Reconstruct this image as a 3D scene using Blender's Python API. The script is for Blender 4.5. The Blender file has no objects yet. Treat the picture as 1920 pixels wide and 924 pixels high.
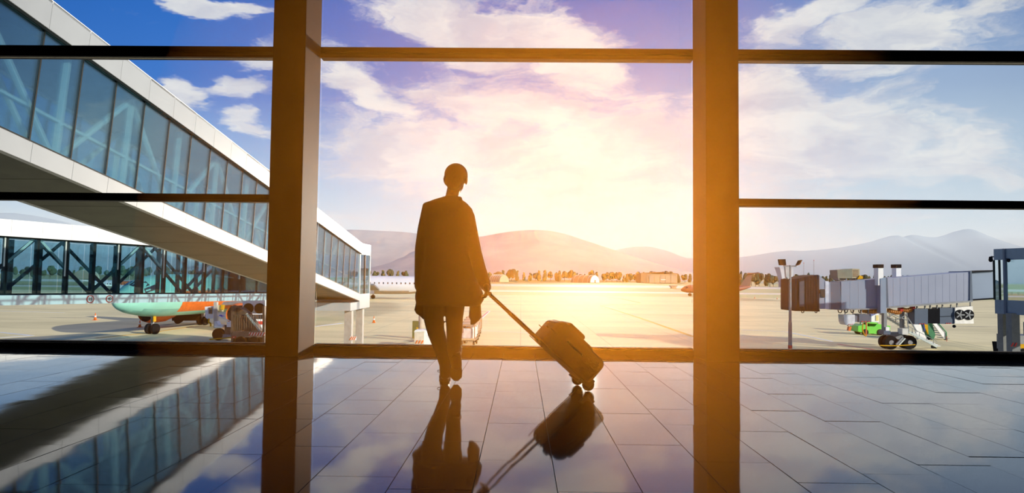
import bpy, math, random
from math import sin, cos, pi, radians as RD, sqrt, exp
from mathutils import Vector, Matrix, noise as MN
random.seed(7)
S = bpy.context.scene
COL = S.collection

# ------------------------------------------------------------------ camera
H = 0.82                                   # eye height above the hall floor
FPX, PITCH, ROLL, YAW = 1279.1, .0458, .0105, -.0139
fw = Vector((sin(YAW)*cos(PITCH), cos(YAW)*cos(PITCH), sin(PITCH)))
rt0 = Vector((cos(YAW), -sin(YAW), 0)); up0 = rt0.cross(fw)
rt = rt0*cos(ROLL) + up0*sin(ROLL); up = -rt0*sin(ROLL) + up0*cos(ROLL)
cd = bpy.data.cameras.new('camera'); cam = bpy.data.objects.new('camera', cd); COL.objects.link(cam)
cd.sensor_width = 36; cd.lens = 36*FPX/1920; cd.clip_start = .05; cd.clip_end = 30000
cam.matrix_world = Matrix(((rt.x, up.x, -fw.x, 0), (rt.y, up.y, -fw.y, 0), (rt.z, up.z, -fw.z, H), (0, 0, 0, 1)))
S.camera = cam

def ray(px, py): return fw + rt*((px-960)/FPX) + up*((462-py)/FPX)
def W(px, py, Y):                          # the point at world depth Y seen at that place of the photo
    v = ray(px, py); return Vector((0, 0, H)) + v*(Y/v.y)
GZ = -4.68                                 # apron level
def G(px, py, z=GZ):                       # the point on level z seen at that place
    v = ray(px, py); return Vector((0, 0, H)) + v*((z-H)/v.z)
def azel(px, py):
    v = ray(px, py).normalized(); return math.atan2(v.x, v.y), math.asin(v.z)

# ------------------------------------------------------------------ exposure
S.view_settings.view_transform = 'Standard'; S.view_settings.look = 'None'
S.view_settings.gamma = 1; S.view_settings.exposure = 0.0; S.view_settings.use_curve_mapping = False
S.cycles.transparent_max_bounces = 32; S.cycles.max_bounces = 8

# ------------------------------------------------------------------ node helpers
class N:
    def __init__(s, nt): s.nt = nt; s.n = nt.nodes; s.l = nt.links
    def put(s, sock, v):
        if v is None: return
        if isinstance(v, bpy.types.NodeSocket): s.l.new(v, sock)
        elif isinstance(v, (int, float)) and hasattr(sock.default_value, '__len__'):
            sock.default_value = [v]*len(sock.default_value)
        elif isinstance(v, tuple) and len(v) == 3 and len(sock.default_value) == 4: sock.default_value = (*v, 1)
        else: sock.default_value = v
    def m(s, op, a, b=None, c=None, clamp=False):
        d = s.n.new('ShaderNodeMath'); d.operation = op; d.use_clamp = clamp
        for i, v in enumerate((a, b, c)):
            if v is not None: s.put(d.inputs[i], v)
        return d.outputs[0]
    def vm(s, op, a, b=None):
        d = s.n.new('ShaderNodeVectorMath'); d.operation = op
        s.put(d.inputs[0], a)
        if b is not None: s.put(d.inputs[1], b)
        return d.outputs['Value'] if op in ('DOT_PRODUCT', 'LENGTH') else d.outputs[0]
    def mix(s, f, a, b):
        d = s.n.new('ShaderNodeMix'); d.data_type = 'RGBA'
        s.put(d.inputs['Factor'], f); s.put(d.inputs[6], a); s.put(d.inputs[7], b); return d.outputs[2]
    def noise(s, vec, scale, detail=4, rough=.5, dist=0):
        d = s.n.new('ShaderNodeTexNoise'); s.put(d.inputs['Vector'], vec)
        for k, v in (('Scale', scale), ('Detail', detail), ('Roughness', rough), ('Distortion', dist)): d.inputs[k].default_value = v
        return d.outputs
    def xyz(s, v):
        d = s.n.new('ShaderNodeSeparateXYZ'); s.put(d.inputs[0], v); return d.outputs
    def comb(s, x, y, z):
        d = s.n.new('ShaderNodeCombineXYZ')
        for i, v in enumerate((x, y, z)): s.put(d.inputs[i], v)
        return d.outputs[0]
    def smooth(s, v, a, b):
        d = s.n.new('ShaderNodeMapRange'); d.interpolation_type = 'SMOOTHSTEP'
        s.put(d.inputs[0], v); d.inputs[1].default_value = a; d.inputs[2].default_value = b; return d.outputs[0]
    def coord(s, k='Object'): return s.n.new('ShaderNodeTexCoord').outputs[k]

# ------------------------------------------------------------------ sky
wd = bpy.data.worlds.new('sky'); S.world = wd; wd.use_nodes = True
k = N(wd.node_tree); k.n.clear()
D = k.vm('NORMALIZE', k.coord('Generated'))
dx, dy, dz = k.xyz(D)
az = k.m('ARCTAN2', dx, dy); el = k.m('ARCSINE', dz)
# wind-drawn streaks: warp the sky coordinates with noise
wn = k.noise(k.comb(k.m('MULTIPLY', az, 5), k.m('MULTIPLY', el, 12), 3.0), 1.0, 5, .6)
wx, wy, wz = k.xyz(k.vm('SUBTRACT', wn['Color'], (.5, .5, .5)))
azw = k.m('ADD', az, k.m('MULTIPLY', wx, .22)); elw = k.m('ADD', el, k.m('MULTIPLY', wy, .10))
def blob(px, py, sa, se, rot=0.0, amp=1.0):
    a0, e0 = azel(px, py)
    u = k.m('SUBTRACT', azw, a0); v = k.m('SUBTRACT', elw, e0)
    c_, s_ = cos(rot), sin(rot)
    p = k.m('DIVIDE', k.m('ADD', k.m('MULTIPLY', u, c_), k.m('MULTIPLY', v, s_)), sa)
    q = k.m('DIVIDE', k.m('SUBTRACT', k.m('MULTIPLY', v, c_), k.m('MULTIPLY', u, s_)), se)
    r2 = k.m('ADD', k.m('MULTIPLY', p, p), k.m('MULTIPLY', q, q))
    return k.m('MULTIPLY', k.m('EXPONENT', k.m('MULTIPLY', r2, -1)), amp)
cov = None
for b in ((890, 50, .15, .045, -.15, 1.2), (1060, 100, .09, .05, -.25, 1.1), (690, 185, .12, .032, -.5, .95), (830, 290, .22, .06, -.1, .95),
          (960, 215, .16, .055, -.2, 1.0), (1120, 300, .22, .08, 0, 1.05), (1230, 220, .07, .035, -.6, .8), (740, 30, .05, .02, -.5, .7),
          (1430, 190, .09, .05, 0, 1.1), (1500, 270, .2, .06, 0, 1.1), (1660, 70, .11, .035, .15, 1.25), (1520, 45, .09, .022, .25, 1.0),
          (1610, 205, .10, .03, 0, .8), (1680, 300, .16, .05, 0, .9), (1850, 10, .08, .016, .1, .8), (330, 12, .08, .012, -.18, 1.3),
          (410, 28, .05, .011, .1, 1.1), (335, 175, .035, .026, -.5, 1.1), (450, 235, .04, .016, -.2, .9), (450, 165, .05, .02, .1, .9),
          (480, 120, .04, .013, 0, .8), (1150, 400, .5, .08, 0, .6)):
    v = blob(*b); cov = v if cov is None else k.m('MAXIMUM', cov, v)
fine = k.noise(k.comb(k.m('MULTIPLY', azw, 8), k.m('MULTIPLY', elw, 21), 0.0), 1.0, 8, .66)['Fac']
# outside the view the same kind of cloud goes on at random
far = k.smooth(k.noise(D, 3.0, 4, .55)['Fac'], .46, .66)
inview = k.m('MULTIPLY', k.smooth(dy, .35, .6), k.m('SUBTRACT', 1.0, k.smooth(el, .42, .62)))
cov = k.m('ADD', cov, k.m('MULTIPLY', k.m('MULTIPLY', far, .7), k.m('SUBTRACT', 1.0, inview)))
cl = k.smooth(k.m('ADD', cov, k.m('MULTIPLY', k.m('SUBTRACT', fine, .5), 2.0)), .20, .78)
ramp = k.n.new('ShaderNodeValToRGB'); k.l.new(k.m('DIVIDE', el, 1.2, clamp=True), ramp.inputs[0])
els = ramp.color_ramp.elements
els[0].position = 0; els[0].color = (.66, .76, .83, 1); els[1].position = 1; els[1].color = (.025, .075, .34, 1)
for p, c in ((.06, (.46, .66, .86)), (.12, (.20, .43, .80)), (.20, (.045, .205, .67)), (.34, (.018, .145, .58))):
    e = els.new(p); e.color = (*c, 1)
sky = ramp.outputs[0]
# brighter, whiter sky round the side of the added low sun, thinner to the right
a_s, e_s = azel(1180, 430)
def lobe(a0, e0, sa, se):
    p = k.m('DIVIDE', k.m('SUBTRACT', az, a0), sa); q = k.m('DIVIDE', k.m('SUBTRACT', el, e0), se)
    return k.m('EXPONENT', k.m('MULTIPLY', k.m('ADD', k.m('MULTIPLY', p, p), k.m('MULTIPLY', q, q)), -1))
sky = k.mix(k.m('MULTIPLY', lobe(a_s, e_s, .42, .20), .82), sky, (.80, .88, .93, 1))
a_r, e_r = azel(1850, 250)
sky = k.mix(k.m('MULTIPLY', lobe(a_r, e_r, .30, .22), .62), sky, (.56, .68, .76, 1))
shade = k.noise(k.comb(k.m('MULTIPLY', azw, 6), k.m('MULTIPLY', elw, 16), 7.0), 1.0, 5, .6)['Fac']
ccol = k.mix(k.smooth(shade, .35, .65), (.62, .65, .76, 1), (.92, .92, .91, 1))
sky = k.mix(k.m('MULTIPLY', cl, .95), sky, ccol)
# ground-coloured lower half, never seen
sky = k.mix(k.smooth(dz, -.02, 0.0), (.30, .29, .25, 1), sky)
bg = k.n.new('ShaderNodeBackground'); k.l.new(sky, bg.inputs[0]); bg.inputs[1].default_value = 1.0
wo = k.n.new('ShaderNodeOutputWorld'); k.l.new(bg.outputs[0], wo.inputs[0])

# ------------------------------------------------------------------ the sun, and an added sun lamp for the flare glow
def sun(name, az_, el_, E, color, ang):
    L = bpy.data.lights.new(name, 'SUN'); L.energy = E; L.color = color; L.angle = RD(ang)
    o = bpy.data.objects.new(name, L); COL.objects.link(o)
    d = Vector((sin(RD(az_))*cos(RD(el_)), cos(RD(az_))*cos(RD(el_)), sin(RD(el_))))
    o.rotation_euler = d.to_track_quat('Z', 'Y').to_euler(); return o
sun('daylight_sun', 124, 17.5, 5.6, (1, .93, .80), .6)
sun('added_glow_sun', 5.4, 4.4, 10.0, (1, .92, .80), 1.5)  # added second sun lamp, only there to light the haze as flare glow

# ------------------------------------------------------------------ materials
MATS = {}
def mat(name, col, rough=.6, metal=0.0, var=.12, vscale=3.0, bump=0.0, bscale=20.0, spec=.5, coat=0.0, col2=None, coord='Object'):
    if name in MATS: return MATS[name]
    m = bpy.data.materials.new(name); m.use_nodes = True; k = N(m.node_tree); b = k.n['Principled BSDF']
    co = k.coord(coord); f = k.noise(co, vscale, 5, .6)['Fac']
    c2 = col2 or tuple(c*(1-var*1.6) for c in col)
    c1 = col if col2 else tuple(min(1, c*(1+var*.5)) for c in col)
    k.put(b.inputs['Base Color'], k.mix(k.smooth(f, .3, .7), c1, c2))
    b.inputs['Roughness'].default_value = rough; b.inputs['Metallic'].default_value = metal
    b.inputs['Specular IOR Level'].default_value = spec; b.inputs['Coat Weight'].default_value = coat
    if bump:
        bp = k.n.new('ShaderNodeBump'); bp.inputs['Strength'].default_value = bump; bp.inputs['Distance'].default_value = .01
        k.l.new(k.noise(co, bscale, 4, .6)['Fac'], bp.inputs['Height']); k.l.new(bp.outputs[0], b.inputs['Normal'])
    MATS[name] = m; return m
def glass(name, tint, refl=.08, rough=.02, gcol=(1, 1, 1), fres=1.5):
    m = bpy.data.materials.new(name); m.use_nodes = True; k = N(m.node_tree); k.n.clear()
    t = k.n.new('ShaderNodeBsdfTransparent'); g = k.n.new('ShaderNodeBsdfGlossy'); mx = k.n.new('ShaderNodeMixShader')
    nz = k.noise(k.coord(), 1.3, 3)['Fac']
    k.put(t.inputs[0], k.mix(nz, tint, tuple(c*.97 for c in tint)))
    k.put(g.inputs[0], gcol); g.inputs['Roughness'].default_value = rough
    fr = k.n.new('ShaderNodeFresnel'); fr.inputs[0].default_value = fres
    k.l.new(k.m('ADD', k.m('MULTIPLY', fr.outputs[0], .7), refl-.03, clamp=True), mx.inputs[0])
    k.l.new(t.outputs[0], mx.inputs[1]); k.l.new(g.outputs[0], mx.inputs[2])
    o = k.n.new('ShaderNodeOutputMaterial'); k.l.new(mx.outputs[0], o.inputs[0]); MATS[name] = m; return m

white = mat('white_panel', (.72, .73, .72), .45, var=.05)
fascia = mat('fascia_panel', (.37, .39, .40), .35, var=.05, vscale=.6)
roofwhite = mat('roof_white', (.85, .86, .85), .5, var=.03)
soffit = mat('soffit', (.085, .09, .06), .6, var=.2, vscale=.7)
darkframe = mat('dark_frame', (.010, .014, .014), .6, spec=.15)
brownsteel = mat('brown_column_paint', (.020, .017, .016), .65, var=.15, spec=.06)
mullionm = mat('mullion_paint', (.010, .008, .008), .5, var=.1, spec=.2)
alu = mat('aluminium', (.62, .64, .66), .3, .9, var=.05)
groove_sheen = mat('groove_sky_sheen', (.05, .047, .035), .5, .3, var=.15, spec=.2)  # paler tone stands for the sky's reflection along the groove
paleSteel = mat('pale_steel', (.55, .62, .58), .45, .2, var=.08)
greySteel = mat('grey_steel', (.22, .23, .24), .5, .4, var=.12)
colgrey = mat('column_grey', (.36, .33, .29), .6, var=.1)
rubber = mat('rubber', (.010, .010, .011), .8, spec=.1)
black = mat('matte_black', (.008, .008, .010), .8, spec=.08)
orange = mat('orange_paint', (.75, .16, .02), .5)
yellow = mat('yellow_paint', (.62, .34, .02), .8, spec=.05)
red = mat('red_paint', (.55, .03, .02), .5)
whitep = mat('white_paint', (.78, .78, .76), .5, var=.05)
green = mat('green_paint', (.15, .62, .06), .4, var=.05)
navy = mat('navy_canvas', (.010, .018, .034), .8, var=.15, spec=.08)
bluegrey = mat('blue_grey_panel', (.33, .38, .47), .45, var=.05)
bluegrey2 = mat('blue_grey_cover', (.06, .09, .14), .5, var=.05)
brownst = mat('brown_steel', (.16, .09, .05), .55, .2, var=.2)
tealglass = glass('bridge_glass', (.78, .91, .94), .05, .02, (.8, .93, 1))
hallglass = glass('hall_window_glass', (.985, .99, .985), .035, .0)
cabglass = mat('dark_glass', (.02, .025, .03), .08, spec=.9)

# floor tile: dark polished stone with a gentle wave and faint mottling
def tile_mat():
    m = bpy.data.materials.new('polished_stone'); m.use_nodes = True; k = N(m.node_tree); b = k.n['Principled BSDF']
    co = k.coord(); geo = k.n.new('ShaderNodeNewGeometry').outputs['Position']
    inf = k.n.new('ShaderNodeObjectInfo').outputs['Random']
    c = k.mix(k.smooth(k.noise(geo, 9, 6, .65)['Fac'], .3, .7), (.006, .008, .020), (.011, .013, .028))
    c = k.mix(k.m('MULTIPLY', inf, .35), c, (.026, .025, .026))
    k.put(b.inputs['Base Color'], c)
    k.put(b.inputs['Roughness'], k.m('ADD', k.m('MULTIPLY', k.noise(geo, 5, 5, .6)['Fac'], .05), .02))
    b.inputs['IOR'].default_value = 1.56
    bp = k.n.new('ShaderNodeBump'); bp.inputs['Strength'].default_value = 1; bp.inputs['Distance'].default_value = .0016
    off = k.vm('ADD', geo, k.comb(k.m('MULTIPLY', inf, 7), 0.0, k.m('MULTIPLY', inf, 3)))
    k.l.new(k.noise(off, 1.5, 2, .4)['Fac'], bp.inputs['Height']); k.l.new(bp.outputs[0], b.inputs['Normal'])
    return m
tilem = tile_mat()
grout = mat('grout', (.045, .03, .022), .8)

def apron_mat():
    m = bpy.data.materials.new('apron_concrete'); m.use_nodes = True; k = N(m.node_tree); b = k.n['Principled BSDF']
    co = k.n.new('ShaderNodeNewGeometry').outputs['Position']; x, y, z = k.xyz(co)
    st = k.comb(k.m('MULTIPLY', x, .035), k.m('MULTIPLY', y, .11), 0.0)
    f = k.smooth(k.noise(st, 1.0, 6, .62, .6)['Fac'], .36, .66)
    c = k.mix(f, (.78, .68, .38), (.62, .54, .30))
    g2 = k.smooth(k.noise(k.comb(k.m('MULTIPLY', x, .06), k.m('MULTIPLY', y, .35), 4.0), 1.0, 5, .6)['Fac'], .60, .72)
    c = k.mix(k.m('MULTIPLY', g2, .55), c, (.26, .225, .18))
    br = k.n.new('ShaderNodeTexBrick'); k.put(br.inputs['Vector'], co); br.offset = 0
    for n_, v in (('Scale', 1.0), ('Mortar Size', .04), ('Mortar Smooth', .2), ('Brick Width', 7.5), ('Row Height', 7.5)): br.inputs[n_].default_value = v
    br.inputs['Color1'].default_value = br.inputs['Color2'].default_value = (0, 0, 0, 1); br.inputs['Mortar'].default_value = (1, 1, 1, 1)
    c = k.mix(k.m('MULTIPLY', br.outputs['Fac'], .45), c, (.20, .17, .13))
    k.put(b.inputs['Base Color'], c); b.inputs['Roughness'].default_value = .9; b.inputs['Specular IOR Level'].default_value = .08
    return m
apronm = apron_mat()
grassm = mat('dry_grass', (.40, .36, .12), .9, vscale=.02, col2=(.20, .22, .07))
grassg = mat('verge_grass', (.30, .32, .08), .9, vscale=.05, col2=(.42, .40, .16))
runwaym = mat('runway', (.62, .58, .46), .85, var=.06, vscale=.01)
leafm = mat('leaf', (.055, .085, .035), .9, var=.3, vscale=.3)
leafm2 = mat('leaf_dark', (.04, .065, .035), .9, var=.3, vscale=.3)
barkm = mat('bark', (.10, .07, .05), .9)
hillm = mat('scrub_hill', (.38, .39, .40), .95, vscale=.004, col2=(.60, .58, .52))
hillblue = mat('far_ridge', (.22, .33, .42), .95, vscale=.001, var=.1)  # blue of the distant haze put into the ridge colour

# ------------------------------------------------------------------ mesh builder
class MB:
    def __init__(s): s.v = []; s.f = []; s.m = []; s.mi = 0
    def add(s, vs, fs):
        o = len(s.v); s.v += [Vector(p) for p in vs]; s.f += [tuple(i+o for i in f) for f in fs]; s.m += [s.mi]*len(fs); return s
    def box(s, c, d, M=None):
        c = Vector(c); P = [Vector((x*d[0]/2, y*d[1]/2, z*d[2]/2)) for x in (-1, 1) for y in (-1, 1) for z in (-1, 1)]
        P = [(M @ p if M else p) + c for p in P]
        return s.add(P, [(0, 1, 3, 2), (4, 6, 7, 5), (0, 4, 5, 1), (2, 3, 7, 6), (0, 2, 6, 4), (1, 5, 7, 3)])
    def b2(s, x0, x1, y0, y1, z0, z1): return s.box(((x0+x1)/2, (y0+y1)/2, (z0+z1)/2), (abs(x1-x0), abs(y1-y0), abs(z1-z0)))
    def bar(s, p, q, w, h=None, upv=(0, 0, 1)):
        p, q = Vector(p), Vector(q); h = h or w; d = (q-p); L = d.length; d.normalize(); u = Vector(upv)
        if abs(d.dot(u)) > .98: u = Vector((1, 0, 0))
        a = d.cross(u).normalized(); b = a.cross(d)
        return s.box((p+q)/2, (L, w, h), Matrix((d, a, b)).transposed())
    def cyl(s, p, q, r0, r1=None, n=12, cap=True):
        p, q = Vector(p), Vector(q); r1 = r0 if r1 is None else r1; d = (q-p).normalized()
        a = d.orthogonal().normalized(); b = d.cross(a); P = []
        for c, r in ((p, r0), (q, r1)): P += [c + (a*cos(2*pi*i/n)+b*sin(2*pi*i/n))*r for i in range(n)]
        F = [(i, (i+1) % n, n+(i+1) % n, n+i) for i in range(n)]
        if cap: F += [tuple(range(n-1, -1, -1)), tuple(range(n, 2*n))]
        return s.add(P, F)
    def tube(s, pts, r, n=8):
        for a, b in zip(pts, pts[1:]): s.cyl(a, b, r, r, n)
        return s
    def prism(s, poly, d):
        poly = [Vector(p) for p in poly]; d = Vector(d); n = len(poly)
        F = [(i, (i+1) % n, n+(i+1) % n, n+i) for i in range(n)] + [tuple(range(n-1, -1, -1)), tuple(range(n, 2*n))]
        return s.add(poly + [p+d for p in poly], F)
    def rings(s, R, cap=True):
        n = len(R[0]); P = [p for r in R for p in r]; F = []
        for j in range(len(R)-1):
            for i in range(n): F.append((j*n+i, j*n+(i+1) % n, (j+1)*n+(i+1) % n, (j+1)*n+i))
        if cap: F += [tuple(range(n-1, -1, -1)), tuple(range((len(R)-1)*n, len(R)*n))]
        return s.add(P, F)
    def ell(s, c, r, M=None, nu=12, nv=8):
        c = Vector(c); R = []
        for j in range(nv+1):
            t = -pi/2+pi*j/nv; t = max(-pi/2+.05, min(pi/2-.05, t))
            ring = []
            for i in range(nu):
                p = Vector((r[0]*cos(t)*cos(2*pi*i/nu), r[1]*cos(t)*sin(2*pi*i/nu), r[2]*sin(t)))
                ring.append((M @ p if M else p) + c)
            R.append(ring)
        return s.rings(R)
    def cap(s, p, q, r0, r1, n=12):
        p, q = Vector(p), Vector(q); d = (q-p); L = d.length; d.normalize(); a = d.orthogonal().normalized(); b = d.cross(a); R = []
        for c, r, sg in ((p, r0, -1), (q, r1, 1)):
            for t in ((1.45, 1.0, .5, 0) if sg < 0 else (0, .5, 1.0, 1.45)):
                R.append([c + d*(sg*sin(t)*r) + (a*cos(2*pi*i/n)+b*sin(2*pi*i/n))*(cos(t)*r) for i in range(n)])
        return s.rings(R)
    def chain(s, pts):                      # (point, radius) list
        for (p, r), (q, t) in zip(pts, pts[1:]): s.cap(p, q, r, t)
        return s

def tag(o, label=None, cat=None, group=None, kind=None):
    if label: o['label'] = label
    if cat: o['category'] = cat
    if group: o['group'] = group
    if kind: o['kind'] = kind
    return o
FR = {}
def thing(name, label, cat, loc=(0, 0, 0), rotz=0.0, group=None, M=None, kind=None):
    o = bpy.data.objects.new(name, None); COL.objects.link(o); o.empty_display_size = .2
    if M is None: M = Matrix.Translation(Vector(loc)) @ Matrix.Rotation(rotz, 4, 'Z')
    o.matrix_world = M; FR[o.name] = M
    return tag(o, label, cat, group, kind)
def mesh(mb, name, mats, smooth=False):
    me = bpy.data.meshes.new(name); me.from_pydata([tuple(v) for v in mb.v], [], mb.f)
    for m in (mats if isinstance(mats, (list, tuple)) else [mats]): me.materials.append(m)
    me.polygons.foreach_set('material_index', mb.m)
    if smooth: me.polygons.foreach_set('use_smooth', [True]*len(me.polygons))
    me.update(); return me
def part(mb, name, mats, parent, smooth=False, bevel=0.0, label=None, kind=None, loc=None, world=False):
    if world:
        I = FR[parent.name].inverted(); mb.v = [I @ v for v in mb.v]
    me = mesh(mb, name, mats, smooth); return link(me, name, parent, loc, bevel, label, kind)
def link(me, name, parent, loc=None, bevel=0.0, label=None, kind=None, rot=None):
    o = bpy.data.objects.new(name, me); COL.objects.link(o); o.parent = parent
    if loc is not None: o.location = loc
    if rot is not None: o.rotation_euler = rot
    if bevel:
        b = o.modifiers.new('bevel', 'BEVEL'); b.width = bevel; b.segments = 2; b.limit_method = 'ANGLE'
    if label: o['label'] = label
    if kind: o['kind'] = kind
    return o
def single(mb, name, mats, label, cat, group=None, smooth=False, bevel=0.0, kind=None):
    lo = Vector([min(v[i] for v in mb.v) for i in range(3)]); hi = Vector([max(v[i] for v in mb.v) for i in range(3)])
    c = Vector(((lo.x+hi.x)/2, (lo.y+hi.y)/2, lo.z)); mb.v = [v-c for v in mb.v]
    o = link(mesh(mb, name, mats, smooth), name, None, c, bevel); return tag(o, label, cat, group, kind)
def struct(mb, name, mats, smooth=False, label=None):
    return single(mb, name, mats, label, None, kind='structure', smooth=smooth)

# ================================================================== THE HALL
D = 7.43; DF = 6.91
LX0, LX1, RX0, RX1 = -2.587, -2.249, 1.867, 2.200
X_OUT = 8.6; ZC = 5.0
floor = struct(MB().b2(-X_OUT, X_OUT, -5, D+.12, -.30, -.012), 'floor', grout)
fz = Vector(floor.location)
TW = .328; X0T = -.18
lens = (.46, .62, .78, .94); tmesh = {}
GAP = .0035
for L_ in lens:
    w, l = TW-GAP, L_-GAP; b_ = .0002; q = MB()
    q.add([(-w/2, -l/2, -.012), (w/2, -l/2, -.012), (w/2, l/2, -.012), (-w/2, l/2, -.012),
           (-w/2, -l/2, -b_), (w/2, -l/2, -b_), (w/2, l/2, -b_), (-w/2, l/2, -b_),
           (-w/2+b_, -l/2+b_, 0), (w/2-b_, -l/2+b_, 0), (w/2-b_, l/2-b_, 0), (-w/2+b_, l/2-b_, 0)],
          [(0, 3, 2, 1), (0, 1, 5, 4), (1, 2, 6, 5), (2, 3, 7, 6), (3, 0, 4, 7), (4, 5, 9, 8), (5, 6, 10, 9), (6, 7, 11, 10), (7, 4, 8, 11), (8, 9, 10, 11)])
    tmesh[L_] = mesh(q, 'tile', tilem)
tiles = []
rr = random.Random(11)
for i in range(-26, 27):
    x = X0T + (i+.5)*TW
    if abs(x) > X_OUT-.1: continue
    y = D+.06
    if i == 0: seq = [.94, .62, .46, .62, .46, .78, .62]; y = D+.06-.50
    first = rr.choice(lens)*rr.uniform(.3, 1)
    if i == 0: first = .50
    # the row's first piece is cut to size against the window
    while y > -4.9:
        L_ = seq.pop(0) if (i == 0 and seq) else rr.choice(lens)
        tiles.append((x, y-L_/2, L_)); y -= L_
vis = sorted(tiles, key=lambda t: (0 if (t[1] > 2.2 and abs(t[0]) < .80*t[1]+.2) else 1, -t[1]))
for n_, (x, y, L_) in enumerate(vis[:300]):
    o = bpy.data.objects.new('tile', tmesh[L_]); COL.objects.link(o); o.parent = floor
    o.location = Vector((x, y, rr.uniform(-.0005, .0005))) - fz
    o.rotation_euler = (rr.gauss(0, .0011), rr.gauss(0, .0011), 0)
q = MB()
for (x, y, L_) in vis[300:]:
    q.b2(x-TW/2+.002, x+TW/2-.002, y-L_/2+.002, y+L_/2-.002, -.012, 0)
for i in range(-26, 27):                     # cut pieces along the window
    x = X0T + (i+.5)*TW
    if abs(x) < X_OUT-.1 and i == 0: q.b2(x-TW/2+.002, x+TW/2-.002, D-.44+.002, D+.06, -.012, 0)
q.v = [v-fz for v in q.v]
part(q, 'rest_of_tiles', tilem, floor, kind='stuff')

dullwall = mat('hall_wall', (.02, .018, .017), .9, spec=.1)
struct(MB().b2(-X_OUT, X_OUT, -5, D+.12, ZC, ZC+.3), 'ceiling', dullwall)
struct(MB().b2(-X_OUT-.2, -X_OUT, -5, D+.12, -.3, ZC+.3), 'wall_left', dullwall)
struct(MB().b2(X_OUT, X_OUT+.2, -5, D+.12, -.3, ZC+.3), 'wall_right', dullwall)
struct(MB().b2(-X_OUT-.2, X_OUT+.2, -5.2, -5, -.3, ZC+.3), 'wall_back', dullwall)
struct(MB().b2(-X_OUT-.2, X_OUT+.2, D+.12, D+.3, GZ, -.02), 'wall_front', mat('spandrel', (.4, .4, .4), .6))

# columns that stand between the window bays
for n_, (a, b) in enumerate(((LX0, LX1), (RX0, RX1), (LX0-4.45, LX1-4.45), (RX0+4.45, RX1+4.45))):
    t = thing('trim_%d' % (n_+1), ('dark brown painted column left of the person, between the window bays', 'dark brown painted column right of the suitcase, between the window bays',
              'dark column beyond the left edge of the view', 'dark column beyond the right edge of the view')[n_], None, ((a+b)/2, D-.2, 0), kind='structure')
    q = MB().b2(a, b, DF, D+.02, 0, ZC); part(q, 'column_shaft', brownsteel, t, world=True, bevel=.006)

ZT0, ZT1, ZM0, ZM1, ZS = 3.235, 3.356, 1.624, 1.708, .061
bays = ((LX0-4.45+.338, LX0, 1), (LX1, RX0, 0), (RX1, RX0+4.45, 1), (-X_OUT, LX0-4.45, 1), (RX1+4.45, X_OUT, 1))
for n_, (a, b, mid) in enumerate(bays):
    t = thing('window_%d' % (n_+1), ('window bay left of the person onto the glazed boarding bridges', 'wide window bay behind the person with no middle bar',
              'window bay on the right onto the apron', 'outermost window bay on the left', 'outermost window bay on the right')[n_], None, ((a+b)/2, D, 0), kind='structure')
    q = MB().b2(a, b, D, D+.14, 0, ZS-.012); part(q, 'sill', mullionm, t, world=True)
    q = MB().b2(a, b, D, D+.02, ZS-.006, ZS+.006); part(q, 'sill_bead', alu, t, world=True, label='thin bright metal bead along the sill')
    q = MB().b2(a, b, D+.02, D+.12, ZS-.012, ZS+.016); part(q, 'sill_gasket', black, t, world=True)
    def rail(z0, z1, gz, gh):
        q = MB(); q.b2(a, b, D, D+.12, gz+gh, z1); q.b2(a, b, D, D+.12, z0, gz); q.b2(a, b, D+.02, D+.12, gz, gz+gh)
        o = part(q, 'transom', mullionm, t, world=True)
        q = MB().b2(a, b, D+.006, D+.02, gz, gz+gh); part(q, 'groove', groove_sheen, o, world=False).data.transform(FR[t.name].inverted())
    rail(ZT0, ZT1, ZT0+.022, .038)
    if mid: rail(ZM0, ZM1, ZM0+.012, .012)
    rail(ZC-.12, ZC, ZC-.1, .03)
    zs = [ZS+.01, ZM0, ZM1, ZT0, ZT1, ZC-.12] if mid else [ZS+.01, ZT0, ZT1, ZC-.12]
    for z0, z1 in zip(zs[::2], zs[1::2]):
        part(MB().b2(a, b, D+.055, D+.067, z0, z1), 'glass_pane', hallglass, t, world=True)

# made-up orange haze, added to carry the lens-flare glow
hz = bpy.data.materials.new('flare_glow_haze'); hz.use_nodes = True; kk = N(hz.node_tree); kk.n.clear()
vs = kk.n.new('ShaderNodeVolumeScatter'); vs.inputs['Color'].default_value = (1, .36, .028, 1)
vs.inputs['Density'].default_value = .0205; vs.inputs['Anisotropy'].default_value = .75
oo = kk.n.new('ShaderNodeOutputMaterial'); kk.l.new(vs.outputs[0], oo.inputs['Volume'])
HZ = MB(); R = []
for j in range(15):                          # added haze pocket, shaped to where the glow falls, flattened where it rests on the floor
    t = -pi/2+pi*j/14; t = max(-pi/2+.06, min(pi/2-.06, t))
    R.append([Vector((.02+2.15*cos(t)*cos(2*pi*i/36), 4.4+2.45*cos(t)*sin(2*pi*i/36), max(.003+.0002*j, .95+2.9*sin(t)))) for i in range(36)])
HZ.rings(R)
single(HZ, 'haze', hz, 'pocket of thin orange haze added for the flare glow round the person', 'haze', kind='stuff')

# ================================================================== GROUND AND LAND
struct(MB().b2(-420, 420, D+.3, 218, GZ-.3, GZ), 'apron', apronm, label='pale concrete apron below the windows')
def strip(name, y0, y1, m_, lab, xw=3000): struct(MB().b2(-xw, xw, y0, y1, GZ-.3, GZ), name, m_, label=lab)
strip('grass_verge', 218, 268, grassg, 'green grass verge at the edge of the apron')
strip('taxiway', 268, 300, runwaym, 'pale taxiway strip beyond the verge')
strip('grass_strip', 300, 440, grassm, 'wide dry grass strip between the taxiway and the runway')
strip('runway', 440, 590, runwaym, 'pale runway strip')
strip('grass_field', 590, 9500, grassm, 'dry field up to the hills', 9000)

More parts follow.
